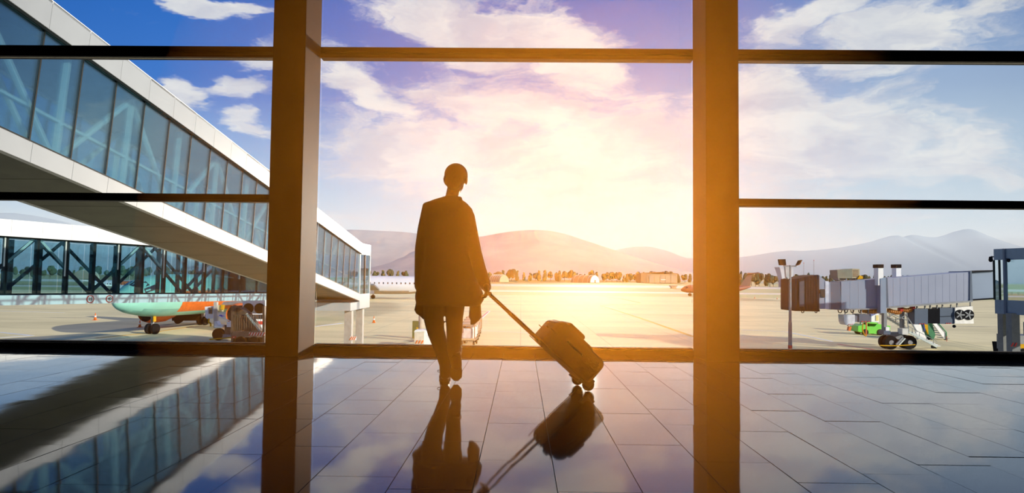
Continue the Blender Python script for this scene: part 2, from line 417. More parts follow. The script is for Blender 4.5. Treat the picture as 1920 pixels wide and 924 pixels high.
def line(p, q, w, m_, label, name='painted_line'):
    p = G(*p); q_ = G(*q); d = (q_-p); d.z = 0; d.normalize(); s = Vector((-d.y, d.x, 0))*w/2
    mb = MB().add([p-s, q_-s, q_+s, p+s], [(0, 1, 2, 3)])
    mb.prism([p-s, q_-s, q_+s, p+s], (0, 0, .012)); mb.f = mb.f[1:]; mb.m = mb.m[1:]
    return single(mb, name, m_, label, 'marking')
def pline(pts, w, m_, label, name='painted_line', lift=0.0):
    mb = MB(); P = [G(*p)+Vector((0, 0, lift)) for p in pts]
    for p, q_ in zip(P, P[1:]):
        d = (q_-p); d.z = 0; d.normalize(); s = Vector((-d.y, d.x, 0))*w/2
        mb.prism([p-s-d*w*.2, q_-s+d*w*.2, q_+s+d*w*.2, p+s-d*w*.2], (0, 0, .012))
    return single(mb, name, m_, label, 'marking')
pline([(1200, 570), (1150, 571.5), (1126, 573), (1150, 580), (1200, 596), (1300, 631)], .45, yellow, 'hooked yellow taxi line on the apron in front of the right column')
pline([(1135, 556.5), (1165, 560), (1200, 567.5)], .5, yellow, 'faint short yellow line on the apron behind the hooked one')
pline([(898, 600), (917, 583)], .5, whitep, 'white border of the slanting stripe beside the baggage carts')
pline([(899, 598), (915.5, 584)], .22, red, 'thin red stripe slanting away beside the baggage carts', lift=.013)
pline([(905, 620), (1010, 625)], .16, whitep, 'thin white line on the apron left of the suitcase')
pline([(590, 612), (640, 606)], .6, whitep, 'broad pale line on the apron behind the bridge columns')
pline([(1390, 618), (1475, 622), (1560, 640)], .3, whitep, 'curved white line on the apron beside the light mast')
pline([(1572, 645), (1636, 655)], .3, red, 'faint red line on the apron by the bridge wheels')
pline([(0, 583), (120, 586)], .25, whitep, 'thin white line on the apron under the level glazed bridge')
pline([(0, 623), (60, 629), (0, 633)], .35, whitep, 'white chevron line on the apron at the far left')
pline([(300, 621), (360, 612)], .25, yellow, 'yellow line on the apron beside the green airliner nose wheel')
pline([(180, 634), (300, 622)], .25, yellow, 'yellow line on the apron in front of the green airliner')

# hills and ridges (terrain grids)
def ridge(name, pts, Y, depth, m_, label, rough=.05, extra=(0, 0), nd=25, step=4):
    xs = []; x = pts[0][0]
    while x <= pts[-1][0]: xs.append(x); x += step
    rows = []
    for j in range(nd+1):
        t = j/nd; row = []
        for x in xs:
            for (xa, ya), (xb, yb) in zip(pts, pts[1:]):
                if xa <= x <= xb: u = (x-xa)/(xb-xa); u_ = u; yy = ya+(yb-ya)*u_; break
            top = W(x, yy, Y); hgt = max(0, top.z-GZ); bell = min(1, t/.64)**1.1 if t <= .641 else cos((t-.64)/.36*pi/2)
            Yp = Y-depth*.64+depth*t; xx = top.x*(1 if True else 0)
            nz = MN.fractal(Vector((xx/ (Y*.05), Yp/(Y*.05), 1.7)), 1.0, 2.0, 5)
            z = GZ-5+(hgt+5)*bell*(1+rough*nz*(0 if abs(t-.64) < .01 else 1.6))
            row.append(Vector((xx, Yp, z)))
        rows.append(row)
    n = len(xs); P = [p for r in rows for p in r]
    F = [(j*n+i, j*n+i+1, (j+1)*n+i+1, (j+1)*n+i) for j in range(nd) for i in range(n-1)]
    q = MB().add(P, F); return struct(q, name, m_, True, label)
def pale_rock(m_):
    return m_
def sm(pts):                                  # Catmull-Rom refine of a skyline
    out = []
    for i in range(len(pts)-1):
        p0 = pts[max(0, i-1)]; p1 = pts[i]; p2 = pts[i+1]; p3 = pts[min(len(pts)-1, i+2)]
        for s_ in range(4):
            t = s_/4; out.append((p1[0]+(p2[0]-p1[0])*t, .5*(2*p1[1]+(p2[1]-p0[1])*t+(2*p0[1]-5*p1[1]+4*p2[1]-p3[1])*t*t+(3*p1[1]-p0[1]-3*p2[1]+p3[1])*t**3)))
    return out+[pts[-1]]
ridge('hill', sm([(330, 512), (420, 490), (500, 462), (570, 440), (645, 431), (700, 432), (776, 437), (850, 452), (930, 480), (1010, 506), (1060, 514)]), 3600, 1500, hillm, 'long scrub hill behind the left column and the person')
ridge('hill', sm([(700, 500), (780, 470), (850, 452), (900, 444), (950, 435), (1000, 431), (1045, 435), (1095, 450), (1150, 468), (1200, 484), (1260, 502), (1300, 512)]), 3200, 1400, hillm, 'rounded scrub hill with pale rock scars right of the person')
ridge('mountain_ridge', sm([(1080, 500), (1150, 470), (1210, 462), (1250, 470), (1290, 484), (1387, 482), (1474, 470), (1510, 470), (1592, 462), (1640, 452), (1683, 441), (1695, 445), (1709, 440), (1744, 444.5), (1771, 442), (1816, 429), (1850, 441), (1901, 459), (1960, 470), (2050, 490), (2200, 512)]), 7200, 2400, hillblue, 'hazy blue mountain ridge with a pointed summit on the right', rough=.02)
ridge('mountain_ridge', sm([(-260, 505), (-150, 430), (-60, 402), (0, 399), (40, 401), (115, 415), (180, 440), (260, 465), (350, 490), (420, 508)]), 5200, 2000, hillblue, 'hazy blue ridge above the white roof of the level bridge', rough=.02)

# hazy air between the airfield and the mountains
ah = bpy.data.materials.new('distant_air'); ah.use_nodes = True; kk = N(ah.node_tree); kk.n.clear()
vs = kk.n.new('ShaderNodeVolumeScatter'); vs.inputs['Color'].default_value = (.72, .87, 1, 1); vs.inputs['Density'].default_value = .0002; vs.inputs['Anisotropy'].default_value = 0
oo = kk.n.new('ShaderNodeOutputMaterial'); kk.l.new(vs.outputs[0], oo.inputs['Volume'])
single(MB().b2(-8900, 8900, 1420, 9400, GZ+.5, 420), 'distant_haze', ah, 'pale summer haze lying before the mountains', 'haze', kind='stuff')

# trees
def tree_mesh(seed, tall):
    r = random.Random(seed); q = MB(); q.mi = 1; q.cyl((0, 0, 0), (0, 0, .35), .03, .02, 5); q.mi = 0
    for i in range(9 if tall else 8):
        t = i/8
        if tall: c = (r.uniform(-.07, .07), r.uniform(-.07, .07), .24+.66*t); s = .19*(1-.72*t)+.04
        else: c = (r.uniform(-.22, .22), r.uniform(-.2, .2), r.uniform(.32, .78)); s = r.uniform(.14, .24)
        q.ell(c, (s, s, s*1.25), Matrix.Rotation(r.uniform(0, 3), 3, 'Z'), 7, 5)
    q.v = [v*(1+.12*MN.noise(v*9+Vector((seed, 0, 0)))) for v in q.v]
    return mesh(q, 'tree', [leafm if seed % 2 else leafm2, barkm])
TM = [tree_mesh(s, s < 4) for s in range(1, 8)]
def trees(x0, x1, base, step, Y, hmin, hmax, label, group, r):
    x = x0
    while x < x1:
        YY = Y*(.93+.07*(len(COL.objects) % 3)); p = W(x, 500, YY); h = r.uniform(hmin, hmax)
        o = bpy.data.objects.new('tree', r.choice(TM)); COL.objects.link(o); o.location = (p.x, YY, GZ-.1)
        o.scale = (h*r.uniform(.8, 1.2), h*r.uniform(.8, 1.2), h); o.rotation_euler = (0, 0, r.uniform(0, 6)); tag(o, label.replace('tree', 'slender tree' if TM.index(o.data) < 3 else 'round tree', 1), 'tree', group)
        x += step*r.uniform(.6, 1.5)
r_ = random.Random(5)
trees(10, 500, 0, 13, 820, 9, 15, 'hazy green tree on the airfield edge seen through the level glazed bridge', 'trees seen through the level bridge', r_)
trees(690, 770, 0, 13, 1150, 14, 21, 'bushy tree above the white fuselage between the bridge end and the person', 'trees above the white airliner', r_)
trees(918, 1300, 0, 8.5, 1290, 13, 21, 'tree in the hazy row below the rounded hill', 'tree row below the rounded hill', r_)
trees(1388, 1470, 0, 10, 640, 9, 14, 'tree in the dark row left of the light mast', 'tree row left of the light mast', r_)
trees(1488, 1862, 0, 9, 950, 10, 16, 'tree in the dark row behind the grey boarding bridge', 'tree row behind the grey bridge', r_)

# hangars and shelters
def big_hangar():
    t = thing('hangar', 'low grey flat-roofed hangar with tall sliding doors behind the trees', 'hangar', G(1236, 530.5))
    Y = t.location.y; p = lambda x, y: W(x, y, Y)
    part(MB().prism([p(1201.5, 530), p(1214, 530), p(1214, 513), p(1201.5, 513)], (0, 40, 0)), 'side_wing', mat('hangar_side', (.16, .16, .12), .8), t, world=True)
    part(MB().prism([p(1214, 530), p(1270, 531), p(1270, 514), p(1240, 510.5), p(1214, 512)], (0, 40, 0)), 'hall', mat('hangar_wall', (.30, .28, .2), .8), t, world=True)
    part(MB().prism([p(1200, 513), p(1271, 514), p(1271, 512.6), p(1240, 509.6), p(1200, 511.6)], (0, 41, 0)), 'roof', mat('hangar_roof', (.12, .13, .1), .8), t, world=True)
    for i in range(5):
        x = 1217+i*10.2; part(MB().prism([p(x, 530.2), p(x+9.4, 530.2), p(x+9.4, 517), p(x, 517)], (0, -.8, 0)), 'door_panel', mat('hangar_door', (.36, .33, .25), .8), t, world=True)
    part(MB().prism([p(1239, 525), p(1248, 525), p(1248, 523.5), p(1239, 523.5)], (0, -1.2, 0)), 'sign_board', whitep, t, world=True)
big_hangar()
def arch(px0, px1, py0, py1, L, name, label, m1, m2, ribs=0, ang=0.0, door=True):
    b = G((px0+px1)/2, py0); Y = b.y; w = (px1-px0)/FPX*Y/2; h = (py0-py1)/FPX*Y
    t = thing(name, label, 'shelter', b, ang)
    R = []
    for yy in (0, L): R.append([Vector((-w*cos(pi*i/14), yy, h*sin(pi*i/14))) for i in range(15)])
    part(MB().rings(R), 'vault', m1, t, smooth=False)
    part(MB().rings([[Vector((v.x*.94, -.6+.6*j, v.z*.94)) for v in R[0]] for j in (0, 1)]), 'end_wall', m2, t)
    if door: part(MB().b2(-w*.12, w*.12, -1.2, -.6, 0, h*.35), 'door', mat('shelter_door', (.2, .17, .1), .8), t)
    for i in range(ribs):
        q = MB(); yy = L*(i+.5)/ribs
        for a, c in zip(range(14), range(1, 15)): q.bar((-w*1.01*cos(pi*a/14), yy, h*1.01*sin(pi*a/14)), (-w*1.01*cos(pi*c/14), yy, h*1.01*sin(pi*c/14)), .5)
        part(q, 'rib', paleSteel, t)
arch(1103, 1127, 529.5, 515.5, 40, 'shelter', 'white arched aircraft shelter with a dark ribbed vault', mat('shelter_earth', (.42, .38, .26), .9), mat('shelter_white', (.85, .84, .8), .6), 4, RD(38))
arch(934, 956, 528.6, 515, 25, 'shelter', 'arched green-grey shelter right of the person', mat('shelter_green', (.33, .34, .24), .8), mat('shelter_end', (.42, .40, .28), .8), 5, RD(35), False)
arch(1424, 1462, 531.5, 521, 20, 'shelter', 'low pale shelter left of the light mast', mat('shelter_pale', (.42, .44, .42), .8), mat('shelter_end2', (.38, .40, .38), .8), 4, 0, False)
arch(135, 172, 522, 506, 14, 'shelter', 'round tan shelter seen through the level glazed bridge', mat('shelter_tan', (.42, .36, .24), .8), mat('shelter_end3', (.35, .30, .22), .8), 3, 0, False)
def hut():
    t = thing('field_hut', 'small flat-roofed hut on the grass strip near the right column', 'hut', G(1264, 541))
    Y = t.location.y; p = lambda x, y: W(x, y, Y)
    part(MB().prism([p(1259, 541), p(1268, 541), p(1268, 537), p(1259, 537)], (0, 3, 0)), 'walls', mat('hut_wall', (.34, .28, .2), .8), t, world=True)
    part(MB().prism([p(1257, 537), p(1270, 537), p(1270, 535), p(1257, 535)], (0, 3.4, 0)), 'roof', mat('hut_roof', (.28, .24, .18), .8), t, world=True)
hut()
# control tower
def tower():
    b = G(1475, 539); t = thing('control_tower', 'pale grey control tower with a flared cab behind the light mast', 'tower', b)
    Y = b.y; p = lambda x, y: W(x, y, Y)
    def lvl(x0, x1, y0, x2, x3, y1, dd):
        a = p(x0, y0); b_ = p(x1, y0); c = p(x2, y1); d = p(x3, y1); q = MB(); w0 = (b_.x-a.x); w1 = (d.x-c.x)
        return q.rings([[a, b_, b_+Vector((0, w0, 0)), a+Vector((0, w0, 0))], [c, d, d+Vector((0, w1, 0)), c+Vector((0, w1, 0))]])
    tw = mat('tower_concrete', (.52, .55, .56), .6)
    part(lvl(1467, 1486, 538, 1467, 1487, 525, 0), 'base', mat('tower_base', (.40, .42, .42), .7), t, world=True)
    part(lvl(1467, 1486, 525, 1463, 1488, 505, 0), 'shaft', tw, t, world=True)
    part(lvl(1463, 1488, 505, 1461.5, 1488.5, 500.5, 0), 'cab', mat('tower_cab', (.42, .46, .5), .4), t, world=True)
tower()
for (x, y, lab) in ((1507, 494, 'shorter red-tipped lattice mast behind the bridge cabin'), (1526, 489, 'taller red-tipped lattice mast behind the bridge cabin')):
    b = G(x, 533); t = thing('radio_mast', lab, 'mast', b); top = W(x, y, b.y)
    part(MB().cyl(b, top, .28, .22, 6), 'pole', greySteel, t, world=True)
    part(MB().cyl(top, top+Vector((0, 0, 1.7)), .55, .4, 8), 'beacon', red, t, world=True)

# ================================================================== AIRLINERS
def airliner(t, L, R, body, belly, nose_m=None, windows=(0, 0, 0), fin_m=None, wing=True, stripe=None, ttail=False, eng=None, cz=None, gear=True):
    cz = cz or R*1.78
    prof = [(0, .02, -.25), (.25, .22, -.24), (.7, .40, -.20), (1.4, .60, -.14), (2.2, .75, -.08), (3.2, .88, -.04), (4.6, .97, -.01), (6.2, 1, 0),
            (L*.3, 1, 0), (L*.45, 1, 0), (L*.6, 1, 0), (L*.70, .98, .02), (L*.78, .86, .13), (L*.86, .64, .32), (L*.93, .40, .50), (L*.98, .20, .62), (L, .08, .66)]
    n = 28; q = MB(); RR = []
    for x, r, dz_ in prof: RR.append([Vector((x*(R/2 if x < 7 else 1), R*r*cos(2*pi*i/n), cz+R*dz_+R*r*sin(2*pi*i/n))) for i in range(n)])
    q.rings(RR); q.m = []
    for f in q.f:
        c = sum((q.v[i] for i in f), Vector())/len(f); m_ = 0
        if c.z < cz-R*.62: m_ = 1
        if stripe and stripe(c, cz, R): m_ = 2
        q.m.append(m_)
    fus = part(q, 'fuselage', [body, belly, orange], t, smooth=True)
    # cockpit windscreen panes, lying on the nose
    for s in (-1, 1):
        for (u0, u1, w0, w1) in ((.03, .34, 1.55, 2.25), (.37, .66, 1.75, 2.75), (.69, .92, 2.1, 3.2)):
            def sk(x, a):
                x *= R/2
                for (xa, ra, da), (xb, rb, db) in zip(prof, prof[1:]):
                    if xa*R/2 <= x <= xb*R/2: tt = (x-xa*R/2)/((xb-xa)*R/2); r = ra+(rb-ra)*tt; dd = da+(db-da)*tt; break
                return Vector((x-.02, s*R*(r*1.012)*sin(a), cz+R*dd+R*(r*1.012)*cos(a)))
            P = [sk(w0, u0*1.35+.02), sk(w0, u1*1.35), sk(w1, u1*1.25), sk(w1, u0*1.25+.02)]
            part(MB().prism(P, (.04, -s*.02, -.05)), 'cockpit_window', cabglass, t)
    x0, dxw, nw = windows
    wm = mesh(MB().b2(-.13, .13, -.015, .015, -.19, .19), 'cabin_window', cabglass)
    for i in range(nw):
        for s in (-1, 1): link(wm, 'cabin_window', t, (x0+i*dxw, s*R*.985, cz+R*.22))
    if fin_m:
        q = MB(); q.prism([(L*.84, -.12, cz+R*.7), (L*.985, -.12, cz+R*.75), (L*1.02, -.12, cz+R*3.9), (L*.955, -.12, cz+R*3.9)], (0, .24, 0)); part(q, 'tail_fin', fin_m, t)
        zt = cz+R*3.85 if ttail else cz+R*.7; xt = L*.95 if ttail else L*.88
        for s in (-1, 1):
            part(MB().prism([(xt, s*.1, zt), (xt+R*1.5, s*.1, zt), (xt+R*1.9, s*R*2.9, zt+.3), (xt+R*1.1, s*R*2.9, zt+.3)], (0, 0, .18)), 'tailplane', body, t)
    if wing:
        for s in (-1, 1):
            part(MB().prism([(L*.36, s*R*.7, cz-R*.6), (L*.54, s*R*.7, cz-R*.6), (L*.60, s*L*.45, cz+R*.05), (L*.565, s*L*.45, cz+R*.05)], (0, 0, .35)), 'wing', greySteel if body is not whitep else body, t)
            e = part(MB().rings([[Vector((L*.35+xx, s*L*.155+rr_*cos(2*pi*i/16), cz-R*.95+rr_*sin(2*pi*i/16))) for i in range(16)] for xx, rr_ in ((-2.2, .95), (-1.6, 1.12), (.2, 1.08), (1.6, .7))], cap=False), 'engine', eng or body, t, smooth=True)
            part(MB().cyl((L*.35-2.0, s*L*.155, cz-R*.95), (L*.35-1.7, s*L*.155, cz-R*.95), .9, .9, 16), 'fan', black, e)
    if gear:
        for (x, y) in ((R*2.3, 0), (L*.48, R*1.75), (L*.48, -R*1.75)):
            part(MB().cyl((x, y, .5), (x, y, cz-R*.7), .13, .16, 8), 'gear_leg', greySteel, t)
            for s in (-1, 1): part(MB().cyl((x, y+s*.32-.13, .48), (x, y+s*.32+.13, .48), .48, .48, 16), 'wheel', rubber, t)
    return fus

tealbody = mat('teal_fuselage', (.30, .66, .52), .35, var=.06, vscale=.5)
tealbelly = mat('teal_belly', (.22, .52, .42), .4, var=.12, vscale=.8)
nosep = G(283, 626)
ang = math.atan2(.96, .22)
gt = thing('airliner', 'green airliner with an orange patch parked nose on behind the level glazed bridge', 'airliner', nosep + Vector((-4.55*cos(ang)+.1, -4.55*sin(ang), 0)), ang)
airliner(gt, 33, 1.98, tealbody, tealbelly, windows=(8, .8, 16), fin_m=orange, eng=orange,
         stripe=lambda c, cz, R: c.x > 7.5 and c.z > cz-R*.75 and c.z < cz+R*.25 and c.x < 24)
# tow-bar flag on the nose gear
part(MB().box((4.4, -.35, 1.5), (.3, .08, .7)), 'yellow_gear_tag', yellow, gt)
wt = thing('airliner', 'white airliner seen side on between the bridge end and the person', 'airliner', Vector((-57.5, 164, GZ)), RD(0))
whitebody = mat('white_fuselage', (.74, .74, .76), .3, var=.03, vscale=.3)
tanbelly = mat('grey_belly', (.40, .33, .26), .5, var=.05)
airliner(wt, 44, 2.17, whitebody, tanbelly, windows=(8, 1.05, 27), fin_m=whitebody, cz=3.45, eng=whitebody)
b = G(1404, 556.5); jt = thing('jet', 'dark red T-tailed regional jet beside the right column', 'airliner', b+Vector((-22, 2, 0)), RD(4))
airliner(jt, 24, 1.35, mat('dark_red_body', (.22, .06, .05), .5), mat('dark_red_belly', (.16, .05, .05), .5), windows=(7, .9, 10), fin_m=mat('dark_fin', (.10, .06, .06), .5), ttail=True, wing=True)
b = G(203, 547.5); lt = thing('turboprop', 'small white and orange aircraft with a blue tail seen through the level bridge', 'airliner', b+Vector((11, 3, 0)), RD(175))
bluefin = mat('blue_fin', (.03, .06, .25), .5)
airliner(lt, 20, 1.2, whitep, whitep, windows=(5, .9, 10), fin_m=bluefin, stripe=lambda c, cz, R: c.x < 7 and c.z > cz, eng=whitep)

# ================================================================== NEAR SLOPING BOARDING BRIDGE
def frame(P, u, upv=(0, 0, 1), vdir=None):
    u = Vector(u).normalized(); v = Vector(upv).cross(u).normalized(); w = u.cross(v)
    return Matrix(((u.x, v.x, w.x, P[0]), (u.y, v.y, w.y, P[1]), (u.z, v.z, w.z, P[2]), (0, 0, 0, 1)))
step = 1.391
I0, I1 = -5, 22; WD = 2.75; GH = 2.70
NB = thing('boarding_bridge', 'white-edged glazed boarding bridge sloping down from the upper left to the apron', 'boarding bridge',
           M=frame((-10.88, 14.76, 3.68), (.007, 1.379, -.184)))
u0, u1 = I0*step, I1*step
gp = mesh(MB().b2(.02, step-.02, -.012, .012, .02, GH-.02), 'glass_pane', tealglass)
fp = mesh(MB().b2(.008, step-.008, -.10, .06, 0, .68), 'fascia_panel', fascia)
bp_ = mesh(MB().b2(.008, step-.008, -.10, .06, -.45, 0), 'skirt_panel', fascia)
mu = mesh(MB().b2(-.022, .022, -.02, .03, 0, GH), 'mullion', darkframe)
for i in range(I0, I1):
    for side, vv in ((0, 0.0), (1, WD)):
        sg = -1 if side else 1
        for me, nm, z in ((gp, 'glass_pane', 0), (fp, 'fascia_panel', GH), (bp_, 'skirt_panel', 0)):
            o = link(me, nm, NB, (i*step if not side else (i+1)*step, vv, z)); o.rotation_euler = (0, 0, pi if side else 0)
        link(mu, 'mullion', NB, (i*step, vv, 0))
part(MB().b2(u0, u1, .05, WD-.05, GH+.02, GH+.35), 'roof_slab', mat('bridge_ceiling', (.20, .22, .21), .7), NB)
part(MB().b2(u0, u1, -.1, WD+.1, GH+.62, GH+.70), 'roof_sheet', roofwhite, NB)
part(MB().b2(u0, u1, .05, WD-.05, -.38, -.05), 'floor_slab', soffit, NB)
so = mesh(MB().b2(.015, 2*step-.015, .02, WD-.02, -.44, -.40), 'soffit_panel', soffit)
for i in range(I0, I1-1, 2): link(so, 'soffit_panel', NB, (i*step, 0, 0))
part(MB().b2(u0, u1, -.07, -.03, GH-.06, GH).b2(u0, u1, -.07, -.03, 0, .05), 'glazing_rail', darkframe, NB)
for side, vv in ((0, .38), (1, WD-.38)):
    for i in range(I0, I1+1, 2):
        part(MB().b2(i*step-.06, i*step+.06, vv-.06, vv+.06, -.05, GH+.02), 'truss_post', paleSteel, NB)
    for j, i in enumerate(range(I0, I1-2, 2)):
        a, b = (0, GH) if (j+side) % 2 else (GH, 0)
        part(MB().bar((i*step, vv+.02, a), ((i+2)*step, vv+.02, b), .11), 'truss_brace', paleSteel, NB)
    part(MB().b2(u0, u1, vv-.05, vv+.05, .95, 1.02), 'handrail', paleSteel, NB)
# level end box of the bridge (same thing, upright parts)
P1 = FR[NB.name] @ Vector((u1, 0, 0))
EB = MB(); ex0, ex1 = P1.x-WD-.05, P1.x+.06; ey0, ey1 = P1.y, P1.y+3.0; ez = P1.z
q = MB().b2(ex0, ex1, ey0, ey1, ez+GH-.05, ez+GH+.68); part(q, 'end_fascia', fascia, NB, world=True)
q = MB().b2(ex0, ex1, ey0, ey1, ez-.98, ez); part(q, 'end_skirt', fascia, NB, world=True)
q = MB().b2(ex0+.05, ex1-.05, ey0-2.2, ey0, ez-1.0, ez-.5); part(q, 'end_chamfer', fascia, NB, world=True)
for i in range(3):
    yy = ey0+.02+i*1.48; q = MB().b2(ex1-.1, ex1, yy-.05, yy+.05, ez-.02, ez+GH); part(q, 'corner_post', fascia if i != 1 else darkframe, NB, world=True)
for i in range(2):
    yy = ey0+.07+i*1.48; q = MB().b2(ex1-.06, ex1-.04, yy, yy+1.38, ez, ez+GH-.05); part(q, 'glass_pane', tealglass, NB, world=True)
q = MB().b2(ex0+.05, ex1-.05, ey1-.1, ey1-.05, ez, ez+GH); part(q, 'end_wall', tealglass, NB, world=True)
for (x, y) in ((ex1-.34, ey0-1.4), (ex1-.36, ey0+1.7)):
    zz = ez-.98 if y > ey0 else ez-.62
    q = MB().b2(x-.23, x+.23, y-.23, y+.23, GZ, zz); c = part(q, 'support_column', colgrey, NB, world=True)
def stripes(parent, c, w, h, n, face='y', tilt=.5, m_=red):
    # slanted warning bars on a plate facing the hall
    for i in range(n):
        x0 = c.x-w/2+w*(i+.15)/n; ww = w/n*.5
        q = MB().prism([(x0, c.y, c.z-h/2), (x0+ww, c.y, c.z-h/2), (x0+ww+h*tilt, c.y, c.z+h/2), (x0+h*tilt, c.y, c.z+h/2)], (0, -.02, 0))
        part(q, 'warning_stripe', m_, parent, world=True)
p = W(662, 634, ey0-1.4-.24)
part(MB().b2(p.x-.2, p.x+.22, p.y-.012, p.y, p.z-.12, p.z+.12), 'warning_plate', whitep, NB, world=True)
stripes(NB, Vector((p.x-.05, p.y-.012, p.z)), .38, .22, 3, m_=orange)

# ================================================================== LEVEL TRUSS BRIDGE
TP = (-23.827, 31.232, -.208)
TB = thing('truss_bridge', 'level glazed bridge with dark steel trusses and a white roof on the left', 'boarding bridge', M=frame(TP, (.568, 1.268, -.015)))
j0, j1 = -7, 13; TWD = 3.0; t0, t1 = j0*step, j1*step
gp2 = mesh(MB().b2(.03, step-.03, -.012, .012, .02, GH-.02), 'glass_pane', tealglass)
fp2 = mesh(MB().b2(.006, step-.006, -.25, .1, GH, GH+.77), 'roof_fascia', roofwhite)
sk2 = mesh(MB().b2(.006, 2*step-.006, -.45, .1, -.47, -.02), 'skirt_panel', roofwhite)
po2 = mesh(MB().b2(-.09, .09, -.02, .16, 0, GH), 'truss_post', darkframe)
for i in range(j0, j1):
    link(gp2, 'glass_pane', TB, (i*step, .02, 0)); link(gp2, 'glass_pane', TB, (i*step, TWD, 0))
    link(fp2, 'roof_fascia', TB, (i*step, 0, 0))
    link(po2, 'truss_post', TB, (i*step, .05, 0)); link(po2, 'truss_post', TB, (i*step+.3, TWD-.3, 0))
    if (i-j0) % 2 == 0: link(sk2, 'skirt_panel', TB, (i*step, 0, 0))
    if i % 2 == 0: part(MB().b2(i*step-.13, i*step-.08, -.03, .02, .9 if i % 4 else 1.3, GH), 'post_cover_strip', paleSteel, TB)
for side, vv in ((0, .28), (1, TWD-.25)):
    for jn, i in enumerate(range(j0, j1-1, 2)):
        a, b = (0.05, GH) if (jn+side) % 2 else (GH, 0.05)
        m1 = darkframe
        part(MB().bar((i*step, vv, a), ((i+2)*step, vv, b), .12, .14), 'truss_brace', m1, TB)
        if side == 0:  # pale strip laid over each upper half as its sunlit part
            part(MB().bar((i*step+.1 if a > b else (i+1)*step, vv-.09, a if a > b else (a+b)/2), ((i+1)*step if a > b else (i+2)*step-.1, vv-.09, (a+b)/2 if a > b else b), .03, .11), 'brace_lit_half', paleSteel, TB)
part(MB().b2(t0, t1, .1, TWD+.2, GH+.05, GH+.6), 'roof_slab', mat('truss_ceiling', (.28, .30, .30), .7), TB)
part(MB().b2(t0, t1, -.2, TWD+.25, GH+.6, GH+.75), 'roof_sheet', roofwhite, TB)
part(MB().b2(t0, t1, 0, TWD, -.42, -.04), 'floor_slab', brownst, TB)
part(MB().b2(t0, t1, -.04, 0, GH-.06, GH+.02).b2(t0, t1, -.04, 0, -.02, .06), 'glazing_rail', darkframe, TB)
for i in (-6, 3.6, 12):
    for vv in (.4, TWD-.4): part(MB().b2(i*step-.2, i*step+.2, vv-.2, vv+.2, GZ-TP[2]+.0+ .011*i*step, -.4), 'support_column', colgrey, TB) if i < 0 else None
# the right-hand shaft seen through the bridge: dark lift lobby wall
part(MB().b2(11.3*step, 12.4*step, .5, TWD-.2, 0, GH), 'lobby_wall', mat('lobby_brown', (.06, .03, .02), .7), TB)
# round limit signs on the skirt
def disc(c, r, mname, nm, parent, off, col):
    q = MB().cyl(c+Vector((0, off, 0)), c+Vector((0, off-.01, 0)), r, r, 28); return part(q, nm, col, parent)
def text_part(body, size, M, parent, m_, nm='lettering'):
    cu = bpy.data.curves.new('t', 'FONT'); cu.body = body; cu.size = size; cu.align_x = 'CENTER'; cu.align_y = 'CENTER'; cu.extrude = .004
    tmp = bpy.data.objects.new('t', cu); COL.objects.link(tmp); bpy.context.view_layer.update()
    me = bpy.data.meshes.new_from_object(tmp); bpy.data.objects.remove(tmp); me.transform(M); me.materials.clear(); me.materials.append(m_)
    return link(me, nm, parent)
inv = FR[TB.name].inverted()
for (px, py, tx, lab) in ((169, 561, '25', 'left one of the two round limit signs, reading 25'), (205.5, 560, '40', 'right one of the two round limit signs, reading 40')):
    # find u where the skirt face is seen at px
    best = min((abs(((FR[TB.name] @ Vector((u_*.02, -.46, -.24))-Vector((0, 0, H))).dot(rt)/(FR[TB.name] @ Vector((u_*.02, -.46, -.24))-Vector((0, 0, H))).dot(fw)*FPX+960)-px), u_*.02) for u_ in range(-150, 900))
    c = Vector((best[1], -.462, -.24))
    t = thing('round_sign', lab, 'sign', M=FR[TB.name] @ Matrix.Translation(c))
    part(MB().cyl((0, 0, 0), (0, -.008, 0), .20, .20, 28), 'red_ring', mat('sign_red', (.62, .05, .02), .5), t)
    part(MB().cyl((0, -.008, 0), (0, -.014, 0), .155, .155, 28), 'white_face', whitep, t)
    text_part(tx, .20, Matrix.Translation((0, -.016, 0)) @ Matrix.Rotation(pi/2, 4, 'X'), t, black)

# ================================================================== GREY BOARDING BRIDGE ON THE RIGHT
JY = 56.0; JW = 2.6
JB = thing('apron_drive_bridge', 'grey telescopic boarding bridge on wheels with a dark concertina cabin on the right', 'boarding bridge', G(1684, 652))
def P(x, y, Y=JY): return W(x, y, Y)
def sl(poly, Y, d, nm, m_, parent=None, bevel=0, lab=None):
    return part(MB().prism([P(x, y, Y) for x, y in poly], (0, d, 0)), nm, m_, parent or JB, world=True, bevel=bevel, label=lab)
jetw = mat('jetbridge_panel', (.26, .29, .38), .45, var=.04, vscale=.4)
jetw2 = mat('jetbridge_panel_blue', (.20, .26, .35), .45, var=.04, vscale=.4)
# corrugated tunnels: shallow upright ribs as real relief
def tunnel(x0, yt0, yb0, x1, yt1, yb1, Y, d, nm, m_, ribs):
    o = sl([(x0, yb0), (x1, yb1), (x1, yt1), (x0, yt0)], Y, d, nm, m_)
    for i in range(ribs):
        u = (i+.5)/ribs; x = x0+(x1-x0)*u; t_ = yt0+(yt1-yt0)*u+2; b_ = yb0+(yb1-yb0)*u-2; w = .48*(x1-x0)/ribs
        q = MB().prism([P(x-w, b_, Y), P(x+w, b_, Y), P(x+w, t_, Y), P(x-w, t_, Y)], (0, -.008, 0)); q.v = [FR[JB.name].inverted() @ v for v in q.v]
        link(mesh(q, 'wall_rib', m_), 'wall_rib', o)
    return o
tunnel(1577, 527.5, 579, 1657, 522.5, 577, JY+.35, 2.0, 'inner_tunnel', jetw2, 5)
tunnel(1661, 522, 576, 1820, 509.5, 564.5, JY, JW, 'outer_tunnel', jetw, 12)
sl([(1820, 562), (1867, 559), (1867, 507.5), (1820, 510)], JY+.3, 2.1, 'rotunda_tunnel', jetw2)
